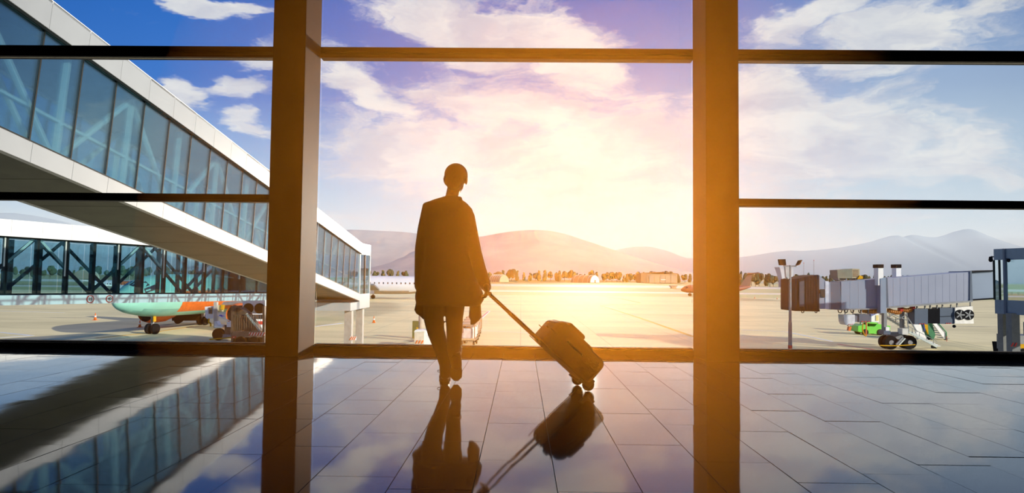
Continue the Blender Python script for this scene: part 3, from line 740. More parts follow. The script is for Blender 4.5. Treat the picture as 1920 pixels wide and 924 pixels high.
sl([(1818.5, 565), (1824, 564), (1822, 508), (1819, 508.5)], JY-.08, 2.8, 'tunnel_collar', bluegrey2)
sl([(1820, 511), (1867, 508), (1867, 506.2), (1817, 509)], JY+.1, 2.4, 'roof_edge', black)
sl([(1824, 563.6), (1867, 560.6), (1867, 558), (1824, 561)], JY+.1, 2.4, 'floor_edge', black)
sl([(1661, 578.5), (1824, 566), (1824, 563), (1661, 575)], JY-.1, 2.8, 'outer_chassis', greySteel)
sl([(1577, 581.5), (1661, 579.5), (1661, 577), (1577, 579)], JY+.2, 2.2, 'inner_chassis', greySteel)
sl([(1555.5, 580), (1578, 580.5), (1575, 528.5), (1555.5, 529)], JY+.1, 2.5, 'cab_joint', bluegrey2, lab='dark blue-grey joint between cabin and tunnel')
sl([(1535, 579), (1557.7, 579.5), (1556.5, 529), (1551, 529), (1535, 515), (1529, 515)], JY-.1, 2.7, 'cab_body', jetw2)
sl([(1547.5, 527), (1554, 527), (1554, 579), (1547.5, 579)], JY-.14, .05, 'cab_door_strip', mat('strip_pale', (.5, .56, .66), .4))
sl([(1538.5, 557.5), (1547, 557.5), (1547, 542), (1538.5, 542)], JY-.18, .1, 'cab_window', cabglass)
sl([(1534.5, 550), (1538, 550), (1538, 543), (1534.5, 543)], JY-.3, .15, 'cab_mirror', black)
# concertina canopy: folds one behind another
for i in range(9):
    x = 1491+i*5.0; tp = 523-1.0*i if i < 8 else 515.5; bt = 580.5+.15*i
    sl([(x, bt), (x+3.4, bt), (x+3.4, tp-.4), (x, tp)], JY-.35+.05*(i % 2), 3.1, 'canopy_fold', navy)
    sl([(x+3.4, bt-1), (x+5, bt-1), (x+5, tp+.6), (x+3.4, tp+.6)], JY-.15, 2.7, 'canopy_fold', black)
sl([(1490.6, 583), (1537, 584), (1537, 580), (1490.6, 580)], JY-.3, 3.0, 'canopy_floor', black)
sl([(1499, 575), (1508, 575), (1508, 526), (1499, 528)], JY-.42, .06, 'canopy_opening', mat('canopy_inner', (.03, .05, .08), .7))
# roof plant
sl([(1571, 521.5), (1598, 521.5), (1598, 503.5), (1570, 506)], JY+.4, 1.4, 'roof_plant', mat('plant_green', (.14, .17, .13), .6), lab='grey-green air handling unit on the tunnel roof')
sl([(1598, 521.5), (1612, 520.5), (1612, 504), (1598, 503.5)], JY+.4, 1.4, 'roof_plant_grille', mat('plant_tan', (.42, .38, .24), .6))
for i in range(5): sl([(1600, 507+i*2.8), (1610, 507+i*2.8), (1610, 505.8+i*2.8), (1600, 505.8+i*2.8)], JY+.36, .05, 'grille_slat', brownst)
for x in (1572, 1586, 1604): sl([(x, 525), (x+2, 525), (x+2, 521), (x, 521)], JY+.5, 1.0, 'plant_foot', greySteel)
sl([(1608, 523.5), (1618, 522.5), (1618, 518), (1612, 516)], JY+.3, .6, 'roof_beacon', yellow)
for (x, w_) in ((1651.5, 4.8), (1685, 4.6)):
    o = sl([(x-w_, 535 if x < 1660 else 520), (x+w_, 535 if x < 1660 else 520), (x+w_, 501), (x-w_, 501)], JY-.2 if x < 1660 else JY+2.3, .7, 'lift_mast', whitep)
    sl([(x-w_-.7, 502), (x+w_+.7, 502), (x+w_+.7, 495.5), (x-w_-.7, 495.5)], JY-.25 if x < 1660 else JY+2.25, .8, 'mast_cap', black)
sl([(1651, 587), (1662, 587), (1661, 520), (1651, 522)], JY-.25, .6, 'lift_frame', jetw2)
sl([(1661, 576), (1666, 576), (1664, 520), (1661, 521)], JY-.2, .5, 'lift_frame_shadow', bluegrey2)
sl([(1657.5, 622), (1663, 622), (1663, 586), (1657.5, 586)], JY, .4, 'lift_column', greySteel)
sl([(1691.5, 615), (1696, 615), (1696, 585), (1691.5, 585)], JY+1.6, .4, 'lift_column', greySteel)
sl([(1661, 622), (1668, 622), (1668, 613), (1661, 613)], JY-.1, .6, 'lift_foot', whitep)
sl([(1657, 627), (1670, 627), (1670, 620), (1657, 620)], JY-.15, .8, 'control_box', bluegrey2)
# axle, wheels, bumper bar
part(MB().b2(P(1672, 630).x, P(1700, 630).x, JY+.5, JY+1.4, P(1690, 637).z, P(1690, 624).z), 'axle_beam', greySteel, JB, world=True)
for x, Y in ((1666, JY+.6), (1701, JY+1.0)):
    c = G(x, 652); c.y = Y; rr_ = .56; c.z = GZ+rr_; c.x = P(x, 640, Y).x
    for dy_ in (-.45, .25):
        w_ = part(MB().cyl(c+Vector((0, dy_, 0)), c+Vector((0, dy_+.38, 0)), rr_, rr_, 24), 'wheel', rubber, JB, world=True, bevel=.05)
        q = MB().cyl(c+Vector((0, dy_-.02, 0)), c+Vector((0, dy_, 0)), .2, .2, 12); q.v = [FR[JB.name].inverted() @ v for v in q.v]; link(mesh(q, 'hub', greySteel), 'hub', w_)
sl([(1692, 627), (1703, 627), (1703, 616), (1692, 616)], JY-.1, .7, 'gear_box', mat('gearbox_white', (.6, .6, .56), .5))
part(MB().tube([P(1650, 647.5, JY-.3), P(1680, 648, JY-.3), P(1716, 646, JY-.3)], .04), 'bumper_bar', yellow, JB, world=True)
part(MB().bar(P(1680, 646), P(1693, 632), .14), 'draw_bar', greySteel, JB, world=True); part(MB().bar(P(1684, 648), P(1697, 634), .10), 'draw_bar', paleSteel, JB, world=True)
# hoses
def hose(x0, y0, x1, y1, n, m_, rad=.19):
    q = MB(); a = P(x0, y0, JY+.6); b = P(x1, y1, JY+.6)
    for i in range(n):
        u = i/n; c = a.lerp(b, u); sag = -.12*sin(pi*u); d = (b-a)/n*.72; q.cyl(c+Vector((0, 0, sag)), c+d+Vector((0, 0, sag)), rad*(.82 if i % 2 else 1), rad, 10)
    return part(q, 'air_hose', m_, JB, world=True)
hosem = mat('orange_hose', (.55, .22, .04), .6)
hose(1614, 581.5, 1655, 581, 20, hosem); hose(1665, 581, 1690, 584, 14, hosem); hose(1692, 580, 1710, 578, 10, hosem)
for x, y in ((1688, 580), (1711, 577)): part(MB().cyl(P(x-2.5, y, JY+.6), P(x+2.5, y, JY+.6), .23, .23, 12), 'hose_collar', red, JB, world=True)
# slung equipment boxes
def hang(x0, x1, y0, y1, nm, m_, Y=JY+.2, d=1.1, hooks=(.2, .8), top=578, lab=None):
    o = sl([(x0, y1), (x1, y1), (x1, y0), (x0, y0)], Y, d, nm, m_, lab=lab)
    for h in hooks:
        x = x0+(x1-x0)*h; sl([(x-.8, y0), (x+.8, y0), (x+.8, top), (x-.8, top)], Y+.1, .12, 'hanger', greySteel)
    return o
o = sl([(1583, 603), (1586, 609), (1598, 610), (1603, 605), (1603, 590), (1582, 590)], JY+.3, 1.0, 'white_cabinet', mat('cab_white', (.58, .60, .64), .5))
for x in (1585, 1600): sl([(x-.5, 590), (x+.5, 590), (x+.5, 580), (x-.5, 580)], JY+.5, .1, 'hanger', greySteel)
sl([(1603, 604), (1611, 602), (1611, 592), (1603, 591)], JY+.5, .8, 'white_duct', whitep)
hang(1611, 1633, 589, 604, 'grey_cabinet', bluegrey2)
hang(1715, 1740, 579, 608, 'plant_box', bluegrey2, top=573); hang(1740.4, 1762, 579, 606.5, 'plant_grille', black, top=572); hang(1762.4, 1789, 577, 607, 'plant_box', bluegrey2, top=571)
sl([(1764, 593.6), (1788, 592.6), (1788, 592), (1764, 593)], JY+.15, .06, 'panel_seam', black)
o = sl([(1790.5, 606.5), (1826, 606.5), (1824, 574), (1791, 576.5)], JY+.1, 1.0, 'condenser', mat('condenser_white', (.85, .83, .76), .5), lab='cream condenser unit with two black fans')
for x in (1799.5, 1816):
    c = P(x, 590, JY+.1); q = MB().cyl(c, c+Vector((0, -.06, 0)), .42, .42, 24); part(q, 'fan_guard', black, JB, world=True)
    q = MB().cyl(c+Vector((0, -.06, 0)), c+Vector((0, -.09, 0)), .06, .06, 10)
    for i in range(5):
        a = i*2*pi/5; q.bar(c+Vector((0, -.07, 0)), c+Vector((.36*cos(a), -.07, .36*sin(a))), .10, .02, (0, 1, 0))
    part(q, 'fan_blades', greySteel, JB, world=True)
for x in (1795, 1820): sl([(x-.7, 576), (x+.7, 576), (x+.7, 565), (x-.7, 565)], JY+.3, .1, 'hanger', greySteel)
part(MB().cyl(P(1789, 611.5, JY+.2), P(1789, 611.5, JY+.35), .13, .13, 14), 'lamp_ring', black, JB, world=True)
for (x0, x1, y) in ((1590, 1599, 608), (1614, 1632, 602.5), (1723, 1735, 607), (1773, 1784, 606)):
    c = P((x0+x1)/2, y, JY+.17); stripes(JB, Vector((c.x, c.y, c.z)), (x1-x0)/FPX*JY, .08, 3)
sl([(1591, 620), (1595, 620.5), (1597, 612), (1592, 613)], JY+.5, .3, 'orange_plug', orange)
part(MB().tube([P(1591, 612, JY+.5), P(1588, 608, JY+.5), P(1590, 600, JY+.5)], .03), 'cable', black, JB, world=True)
part(MB().tube([P(1618, 606, JY+.3), P(1617, 618, JY+.3), P(1621, 628, JY+.3), P(1624, 630, JY+.3)], .05), 'cable', yellow, JB, world=True)
part(MB().tube([P(1624, 604, JY+.3), P(1624.5, 618, JY+.3), P(1624, 629, JY+.3)], .05), 'cable', orange, JB, world=True)
for (x, w2) in ((1575, 8), (1586, 7), (1598, 6), (1612, 5), (1530, 5), (1505, 6)):
    part(MB().tube([P(x-w2/2, 581, JY), P(x-w2/4, 586, JY), P(x+w2/4, 586, JY), P(x+w2/2, 581, JY)], .035, 6), 'cable_loop', black, JB, world=True)
# service stair
def stair(x0, y0, x1, y1, Y, n, parent, depth=.8):
    for s in (0, depth):
        part(MB().bar(P(x0, y0, Y+s), P(x1, y1, Y+s), .06, .16), 'stringer', paleSteel, parent, world=True)
        part(MB().bar(P(x0, y0-10, Y+s), P(x1, y1-10, Y+s), .035), 'handrail', greySteel, parent, world=True)
        for i in range(4):
            u = (i+.5)/4; part(MB().bar(P(x0+(x1-x0)*u, y0+(y1-y0)*u, Y+s), P(x0+(x1-x0)*u, y0+(y1-y0)*u-10, Y+s), .03), 'rail_post', greySteel, parent, world=True)
    for i in range(n):
        u = (i+.5)/n; c = P(x0+(x1-x0)*u, y0+(y1-y0)*u-1.0, Y+depth/2); part(MB().box(c, (.30, depth, .05)), 'tread', whitep, parent, world=True)
stair(1650, 587, 1697, 616, JY+2.9, 10, JB); stair(1704, 622, 1757, 650, JY+.2, 11, JB)
part(MB().cyl(G(1750, 653)+Vector((0, 0, .12)), G(1750, 653)+Vector((0, .15, .12)), .12, .12, 12), 'castor', rubber, JB, world=True)
part(MB().cyl(G(1755, 653)+Vector((0, 0, .12)), G(1755, 653)+Vector((0, .15, .12)), .12, .12, 12), 'castor', rubber, JB, world=True)
for (a, b) in (((1672, 588), (1700, 600)), ((1700, 590), (1680, 600)), ((1697, 588), (1720, 622)), ((1700, 586), (1704, 622)), ((1664, 596), (1676, 588))): part(MB().bar(P(*a), P(*b), .06), 'cross_brace', greySteel, JB, world=True)
sl([(1696, 585), (1716, 586), (1716, 580), (1696, 580)], JY+1, .6, 'under_bracket', greySteel)

# green tug
b = G(1640, 628.2); TG = thing('tug', 'small green tow tractor parked behind the grey bridge', 'tug', b)
TY = b.y; p2 = lambda x, y: W(x, y, TY)
def ts(poly, d, nm, m_, off=0): return part(MB().prism([p2(x, y)+Vector((0, off, 0)) for x, y in poly], (0, d, 0)), nm, m_, TG, world=True, bevel=.02)
ts([(1608.5, 621), (1622, 625), (1655, 626), (1669, 623), (1669.5, 611), (1645, 606.5), (1640, 612), (1625, 612), (1622, 608), (1609, 611)], 1.8, 'body', green)
ts([(1626, 606), (1646, 607.5), (1646, 604.5), (1626, 603.5)], 1.7, 'cab_roof', green, .05)
for x in (1627, 1644): ts([(x-.8, 613), (x+.8, 613), (x+.8, 605), (x-.8, 605)], .1, 'cab_pillar', green, .1); ts([(x-.8, 613), (x+.8, 613), (x+.8, 605), (x-.8, 605)], .1, 'cab_pillar', green, 1.5)
ts([(1629, 612), (1636, 612), (1635, 606.5), (1629, 606.5)], .5, 'seat', black, .6)
ts([(1655.5, 614), (1659, 615), (1659, 609), (1655.5, 608.5)], .05, 'headlamp', whitep, -.03)
ts([(1667.5, 613.5), (1669.5, 613.5), (1669.5, 611.5), (1667.5, 611.5)], .3, 'indicator', orange, .3)
for x in (1622.5, 1650):
    c = G(x, 628); c.y = TY-.05; c.x = p2(x, 620).x; part(MB().cyl(c+Vector((0, 0, .30)), c+Vector((0, .3, .30)), .32, .32, 18), 'wheel', rubber, TG, world=True, bevel=.03)
    part(MB().cyl(c+Vector((0, 1.5, .30)), c+Vector((0, 1.8, .30)), .32, .32, 18), 'wheel', rubber, TG, world=True)
# white cabinet truck part behind
b = G(1642, 622); t = thing('ground_power_unit', 'white ground power unit with yellow louvres behind the tug', 'power unit', b)
q = MB().prism([W(x, y, b.y) for x, y in ((1634, 604), (1648, 604), (1648, 587), (1644, 588), (1634, 593))], (0, 1.5, 0)); part(q, 'cabinet', whitep, t, world=True)
part(MB().prism([W(x, y, b.y) for x, y in ((1642, 601), (1647, 601), (1647, 590.5), (1642, 591))], (0, -.06, 0)), 'louvre', mat('louvre_yellow', (.7, .55, .2), .6), t, world=True)
part(MB().prism([W(x, y, b.y) for x, y in ((1636, 622), (1647, 622), (1647, 604), (1636, 604))], (0, 1.3, 0)), 'base', greySteel, t, world=True)
# mobile passenger stairs
b = G(1750, 637); PS = thing('passenger_stairs', 'white and green mobile passenger stairs behind the slung plant boxes', 'stairs', b)
Y = b.y
def ps(poly, d, nm, m_, off=0): return part(MB().prism([W(x, y, Y+off) for x, y in poly], (0, d, 0)), nm, m_, PS, world=True)
ps([(1705, 580), (1714, 578), (1738, 636), (1722, 636)], .2, 'side_panel', whitep)
ps([(1732, 600), (1739, 600), (1741, 627), (1733, 612)], .15, 'yellow_band', yellow, -.1); ps([(1729, 598), (1732, 600), (1735, 618), (1734, 622)], .15, 'blue_band', bluefin, -.1)
ps([(1739, 605), (1748, 606), (1754, 628), (1750, 638), (1738, 622)], 1.6, 'green_skirt', mat('dark_green', (.02, .16, .06), .5), .1)
ps([(1749, 606), (1760, 606), (1774, 625), (1774, 636), (1771, 636)], .12, 'white_balustrade', whitep, -.1)
part(MB().tube([W(1760, 606, Y-.15), W(1774, 622, Y-.15), W(1775, 638, Y-.15)], .05), 'green_rail', mat('rail_green', (.02, .25, .08), .5), PS, world=True)
for i in range(6):
    c = W(1748+i*4, 610+i*4.6, Y+.7); part(MB().box(c, (.35, 1.4, .05)), 'step', greySteel, PS, world=True)
for x in (1740, 1773): part(MB().cyl(W(x, 636, Y), W(x, 636, Y+.2)+Vector((0, 0, 0)), .16, .16, 12), 'wheel', rubber, PS, world=True)
for x in (1775, ): part(MB().bar(W(x, 630, Y-.1), G(x, 640), .05), 'jack', red, PS, world=True)

# light mast
b = G(1481.5, 656.5); LM = thing('light_mast', 'slim grey light mast with two floodlights left of the bridge cabin', 'light mast', b); Y = b.y
top = W(1481.5, 497, Y)
part(MB().cyl(b, b.lerp(top, .33), .15, .14, 12).cyl(b.lerp(top, .33), top, .11, .09, 12), 'pole', greySteel, LM, world=True)
part(MB().bar(W(1469, 498.5, Y), W(1493, 499, Y), .10, .12), 'crossbar', greySteel, LM, world=True)
for (pts, nm) in (([(1463, 497), (1474.5, 497), (1473, 485.5), (1461, 486)], 'floodlight'), ([(1494, 498), (1500, 496), (1505, 487), (1499, 488)], 'floodlight')):
    part(MB().prism([W(x, y, Y-.2) for x, y in pts], (0, .35, 0)), nm, black, LM, world=True, bevel=.02)
part(MB().prism([W(x, y, Y-.2) for x, y in ((1474.5, 522), (1480, 524), (1480, 500), (1472.5, 500))], (0, .3, 0)), 'junction_box', mat('junction_grey', (.42, .44, .44), .6), LM, world=True)
part(MB().tube([W(1475, 520, Y-.25), W(1477, 524, Y-.25), W(1481, 523, Y-.2)], .03), 'cable', black, LM, world=True)
part(MB().cyl(W(1481.5, 655, Y), W(1481.5, 647, Y), .16, .16, 12), 'warning_band', red, LM, world=True)

# glazed end building on the right
GB = thing('glazed_bridgehead', 'dark glazed bridgehead on columns at the right edge', 'building', W(1885, 660, 47).xy.to_3d()+Vector((0, 0, GZ)))
gy = 47.0
def gpt(x, y, Y=gy): return W(x, y, Y)
# front face runs from the corner post (1885) back to the right and nearer
e0 = gpt(1885, 466); e1l = gpt(1864, 469, 49.5)
zt = lambda y: gpt(1885, y).z
Zt, Zf, Zg, Zb = zt(466), zt(487), zt(562.5), zt(589)
A = Vector((gpt(1864, 520, 47.9).x, 47.9, 0)); B = Vector((gpt(1885, 520, gy).x, gy, 0)); dirn = Vector((.30, -.954, 0)); C_ = B+dirn*16
bl = mat('bridgehead_panel', (.14, .20, .26), .4, var=.05)
def wallseg(a, b, z0, z1, th, nm, m_):
    d = (b-a).normalized(); nrm = Vector((-d.y, d.x, 0)); nrm = -nrm if nrm.x > 0 else nrm
    return part(MB().prism([a+Vector((0, 0, z0)), b+Vector((0, 0, z0)), b+Vector((0, 0, z1)), a+Vector((0, 0, z1))], -nrm*th), nm, m_, GB, world=True)
def facade(a, b, n):
    for i in range(n):
        u, v = a.lerp(b, i/n), a.lerp(b, (i+1)/n); g_ = (v-u)*.012
        wallseg(u+g_, v-g_, Zf, Zt, .15, 'fascia_panel', bl); wallseg(u+g_, v-g_, Zb, Zg, .15, 'skirt_panel', bl)
        wallseg(u+g_, v-g_, Zg, Zf, .03, 'glass_pane', tealglass)
        part(MB().b2(u.x-.05, u.x+.05, u.y-.05, u.y+.05, Zg, Zf), 'mullion', darkframe, GB, world=True)
facade(A, B, 2); facade(B, C_, 11)
part(MB().b2(B.x-.09, B.x+.09, B.y-.09, B.y+.09, Zb, Zt), 'corner_post', bluegrey2, GB, world=True)
Vb = Vector((4.2, 1.3, 0))
q = MB().prism([p_+Vector((0, 0, Zt-.2)) for p_ in (A+Vector((.1, 0, 0)), B+Vector((.12, .1, 0)), C_+Vector((.12, .1, 0)), C_+Vb, A+Vb)], (0, 0, .15)); part(q, 'roof_slab', mat('bridgehead_ceiling', (.12, .15, .17), .7), GB, world=True)
q = MB().prism([p_+Vector((0, 0, Zb+.1)) for p_ in (A+Vector((.1, 0, 0)), B+Vector((.12, .1, 0)), C_+Vector((.12, .1, 0)), C_+Vb, A+Vb)], (0, 0, .5)); part(q, 'floor_slab', bluegrey2, GB, world=True)
wallseg(A+Vb, C_+Vb, Zg, Zt, .1, 'rear_wall', tealglass)
for x, Y in ((1882.5, 48.6), (1899, 46.6)):
    c = gpt(x, 600, Y); part(MB().b2(c.x-.27, c.x+.27, Y-.27, Y+.27, GZ, Zb+.1), 'support_column', mat('column_dark', (.14, .15, .15), .6), GB, world=True)
c = gpt(1900, 646, 46.3); stripes(GB, c, .45, .25, 2)
# cameras on the corner
br = gpt(1870, 485, 49.0)
part(MB().box(gpt(1873, 481, 49.0), (.35, .3, .45)), 'camera_bracket', black, GB, world=True)
part(MB().tube([gpt(1873, 482, 48.9), gpt(1858, 481, 48.9)], .04), 'camera_arm', black, GB, world=True)
part(MB().cyl(gpt(1857.6, 481, 48.9), gpt(1857.6, 485, 48.9), .1, .13, 12).ell(gpt(1857.6, 487, 48.9), (.14, .14, .16)), 'dome_camera', black, GB, world=True)
part(MB().tube([gpt(1880, 483, 47.6), gpt(1891, 486, 46.6)], .035).ell(gpt(1891, 488, 46.6), (.12, .12, .13)), 'dome_camera', black, GB, world=True)
# apron clutter by the bridgehead
b = G(1875, 662); single(MB().prism([W(x, y, 53) for x, y in ((1873, 662), (1877, 662), (1877, 641), (1870, 641))], (0, .6, 0)), 'waste_bin', black, 'black narrow bin leaning beside the bridgehead column', 'bin')
b = W(1914, 662, 50); t = thing('service_truck', 'grey service truck half hidden behind the right bridgehead columns', 'truck', Vector((b.x+1.4, 51, GZ)))
part(MB().b2(-1.8, 1.6, -.9, .9, .6, 1.7), 'bed', greySteel, t); part(MB().b2(.2, 1.6, -.9, .9, 1.7, 2.6), 'cab', bluegrey2, t)
for x in (-1.1, 1.0):
    for y in (-.95, .7): part(MB().cyl((x, y, .4), (x, y+.25, .4), .4, .4, 14), 'wheel', rubber, t)
part(MB().b2(-1.6, -1.0, -.95, -.9, .8, 1.1), 'yellow_mark', yellow, t)

# ================================================================== APRON THINGS, CENTRE AND LEFT
def cone(px, py, h, label):
    b = G(px, py); t = thing('traffic_cone', label, 'cone', b)
    part(MB().b2(-h*.28, h*.28, -h*.28, h*.28, 0, h*.06), 'base', orange, t)
    part(MB().cyl((0, 0, h*.06), (0, 0, h), h*.2, h*.035, 12), 'body', orange, t, smooth=True)
    part(MB().cyl((0, 0, h*.42), (0, 0, h*.62), h*.142, h*.107, 12), 'reflective_band', whitep, t, smooth=True)
cone(178.5, 600, .85, 'orange and white traffic cone left of the green airliner nose')
cone(262, 613.5, .75, 'orange traffic cone beside the green airliner nose wheel')
cone(701, 605, .80, 'orange and white traffic cone right of the bridge support columns')
cone(1415, 559, .7, 'small orange cone left of the light mast'); cone(1457, 560.5, .7, 'small orange cone close to the light mast')

# concrete barrier with post and green bin
b = G(793, 650); t = thing('concrete_block', 'white concrete kiosk block with three orange stripes behind the person', 'block', b); Y = b.y
part(MB().prism([W(x, y, Y) for x, y in ((777, 652), (795, 652), (795, 621), (777, 622))], (0, 1.2, 0)), 'body', mat('block_cream', (.62, .57, .46), .7), t, world=True)
part(MB().prism([W(x, y, Y-.05) for x, y in ((776, 622.5), (798, 621.5), (799, 619), (778, 619))], (0, 1.4, 0)), 'lid', whitep, t, world=True)
part(MB().prism([W(x, y, Y+.1) for x, y in ((795, 652), (809, 652), (809, 641), (799, 622), (795, 621))], (0, 1.0, 0)), 'flank', whitep, t, world=True)
stripes(t, W(785.5, 641, Y-.02), .66, .26, 3, m_=orange)
b = G(789, 640); single(MB().cyl(b, b+Vector((0, 0, 3.0)), .22, .22, 12), 'bollard', mat('post_tan', (.5, .42, .32), .7), 'thick tan post behind the white concrete block', 'post', smooth=True)
b = G(779, 634); t = thing('waste_container', 'olive green container with a yellow mark behind the white block', 'bin', b)
part(MB().b2(-.25, .45, -.3, .3, 0, 1.55), 'body', mat('olive', (.12, .13, .03), .6), t); part(MB().b2(.1, .3, -.32, -.3, .85, 1.0), 'yellow_mark', yellow, t)

# baggage carts
bagm = mat('pale_cargo', (.60, .56, .54), .7, var=.15); cartf = mat('cart_frame', (.20, .15, .10), .5, .3)
def cart():
    t = thing('baggage_cart', None, 'cart', (0, 0, 0)); w, l, h = .58, 1.3, 1.62
    part(MB().b2(-w, w, -l, l, .42, .52), 'deck', cartf, t)
    for x in (-w, w):
        for y in (-l, l): part(MB().b2(x-.035, x+.035, y-.035, y+.035, .5, h), 'corner_post', cartf, t)
    part(MB().b2(-w-.06, w+.06, -l-.06, l+.06, h, h+.12), 'roof', mat('cart_roof', (.30, .20, .12), .6), t)
    part(MB().b2(-w-.04, w+.04, -l-.05, -l, .5, .62), 'end_rail', mat('cart_rail', (.5, .4, .25), .5), t)
    part(MB().b2(-w*.8, w*.85, -l*.9, l*.9, .54, 1.42), 'covered_load', bagm, t, bevel=.12)
    part(MB().b2(-w, -w*.55, -l, l*.2, 1.05, 1.5), 'dark_load', mat('cart_load', (.22, .12, .09), .7), t, bevel=.05)
    for x in (-w*.85, w*.85):
        for y in (-l*.75, l*.75): part(MB().cyl((x-.06, y, .2), (x+.06, y, .2), .2, .2, 14), 'wheel', rubber, t)
    part(MB().bar((0, -l, .4), (0, -l-.5, .32), .06), 'tow_bar', cartf, t)
    return t
c0 = cart(); labs = ('baggage cart with pale load nearest to the window', 'second baggage cart from the window in the train', 'third baggage cart from the window in the train', 'farthest baggage cart of the train')
for i in range(4):
    Yc = 56.0+i*3.4; xc = W((880, 883.5, 886.5, 889)[i], 620, Yc).x
    if i == 0: o = c0
    else:
        o = c0.copy(); COL.objects.link(o)
        for ch in c0.children: c = ch.copy(); COL.objects.link(c); c.parent = o
    o.matrix_world = Matrix.Translation((xc, Yc, GZ)) @ Matrix.Rotation(-.05, 4, 'Z'); tag(o, labs[i], 'cart', 'train of baggage carts')

# wheeled undercarriage, stair tower and plant at the end of the truss bridge
UY = 57.0
b = G(409, 640); UC = thing('bridge_undercarriage', 'wheeled undercarriage with white lift column below the truss bridge', 'undercarriage', b)
def us(poly, Y, d, nm, m_, par=UC): return part(MB().prism([W(x, y, Y) for x, y in poly], (0, d, 0)), nm, m_, par, world=True)
us([(400.5, 615), (406.5, 615), (406.5, 566), (400.5, 566)], UY, .3, 'lift_column', mat('column_pale', (.45, .42, .36), .5))
us([(385, 595), (389, 598), (400, 596), (400, 574), (384, 575)], UY+.2, .9, 'plant_box', whitep)
us([(391, 588), (397, 588), (397, 576), (391, 576)], UY+.1, .1, 'dark_grille', brownst)
us([(402, 614), (402, 602), (406, 602), (409, 609), (417, 609), (417, 614)], UY-.1, .6, 'motor', whitep)
us([(421, 632), (432, 632), (432, 609), (421, 609)], UY+.2, .7, 'lift_foot', brownst); us([(425, 613), (433, 613), (433, 604), (425, 604)], UY, .5, 'white_box', whitep)
us([(416, 634), (434, 634), (434, 628), (416, 626)], UY+.1, .6, 'axle_beam', greySteel)
c = W(408, 629, UY+.1); c.z = GZ+.5
part(MB().cyl(c, c+Vector((0, .45, 0)), .5, .5, 24), 'wheel', rubber, UC, world=True, bevel=.05)
part(MB().tube([W(393, 636, UY-.2), W(433, 633, UY-.2)], .05), 'bumper_bar', yellow, UC, world=True)
part(MB().bar(W(408, 591, UY), W(434, 603, UY), .06), 'stay', whitep, UC, world=True)
us([(406, 585), (414, 585), (414, 572), (406, 572)], UY+.3, .5, 'yellow_reel_box', mat('reel_cream', (.6, .52, .25), .5)); us([(413, 580), (416.5, 581), (418, 572), (414, 571)], UY+.2, .4, 'yellow_reel', yellow)
us([(411, 593.5), (417, 594), (417, 590.5), (411, 590)], UY+.2, .3, 'blue_connector', mat('blue_plastic', (.03, .12, .6), .4))
part(MB().tube([W(392, 597, UY), W(391, 604, UY), W(395, 606, UY), W(395, 612, UY)], .07), 'hose', yellow, UC, world=True)
# stair tower
b = G(464, 650); ST = thing('stair_tower', 'brown steel stair tower with railings below the truss bridge end', 'stair tower', b); SY = b.y
def ss(poly, Y, d, nm, m_): return us(poly, Y, d, nm, m_, ST)
ss([(433, 646), (437, 646), (437, 574), (433, 574)], SY, 1.8, 'corner_post', brownst); ss([(492, 646), (496, 646), (496, 574), (492, 574)], SY, 1.8, 'corner_post', brownst)
ss([(437, 646), (496, 646), (496, 632), (437, 632)], SY+.3, 1.6, 'base_box', mat('base_brown', (.10, .06, .035), .7))
ss([(433, 632), (496, 629), (496, 621), (437, 621)], SY-.05, .3, 'deck_edge', mat('deck_brown', (.24, .15, .09), .6))
ss([(433, 620), (484, 620), (462, 587), (433, 587)], SY+.6, 1.0, 'stair_flank', mat('flank_brown', (.12, .07, .04), .7))
ss([(433, 587), (462, 587), (450, 577), (433, 577)], SY+.6, 1.0, 'upper_flank', mat('flank_brown', (.12, .07, .04), .7))
part(MB().bar(W(462, 588, SY+.3), W(489, 622, SY+.3), .08, .14), 'stair_stringer', paleSteel, ST, world=True)
for i in range(13):
    x = 441+i*4.3; part(MB().cyl(W(x, 621, SY), W(x, 590, SY), .018, .018, 6), 'baluster', brownst, ST, world=True)
part(MB().bar(W(437, 590, SY), W(494, 590, SY), .05), 'handrail', brownst, ST, world=True)
part(MB().prism([W(x, y, SY-.08) for x, y in ((467, 629), (496, 629), (496, 623), (467, 623))], (0, .03, 0)), 'warning_plate', whitep, ST, world=True)
stripes(ST, W(481, 626, SY-.09), 1.25, .24, 6); stripes(ST, W(438, 632, SY-.06), .36, .2, 2)
for x in (452, 476): c = W(x, 640, SY); c.z = GZ+.4; part(MB().cyl(c+Vector((0, -.1, 0)), c+Vector((0, .2, 0)), .4, .4, 16), 'wheel', rubber, ST, world=True)
# cream condenser slung below the truss bridge end
b = W(476, 590, SY+2.4); t = thing('condenser_unit', 'cream twin-fan condenser hanging above the stair tower', 'plant', b)
part(MB().prism([W(x, y, SY+2.4) for x, y in ((455, 588), (497, 588), (497, 560), (455, 560))], (0, .8, 0)), 'casing', mat('condenser_white', (.85, .83, .76), .5), t, world=True)
for x in (466, 487): c = W(x, 578, SY+2.4); part(MB().cyl(c, c+Vector((0, -.06, 0)), .42, .42, 24), 'fan_guard', black, t, world=True)
# white and red van
b = G(480, 625); t = thing('van', 'white and red service van behind the stair tower railings', 'van', b, RD(10)); 
part(MB().b2(-1.2, 1.6, 0, 1.8, .4, 1.9), 'body', whitep, t, bevel=.12); part(MB().b2(-1.22, 1.62, -.02, 1.82, .85, 1.15), 'red_band', red, t)
part(MB().b2(-1.0, 1.2, -.01, 1.81, 1.35, 1.75), 'side_window', cabglass, t)
for x in (-.7, 1.1): part(MB().cyl((x, -.05, .35), (x, .2, .35), .35, .35, 16), 'wheel', rubber, t)
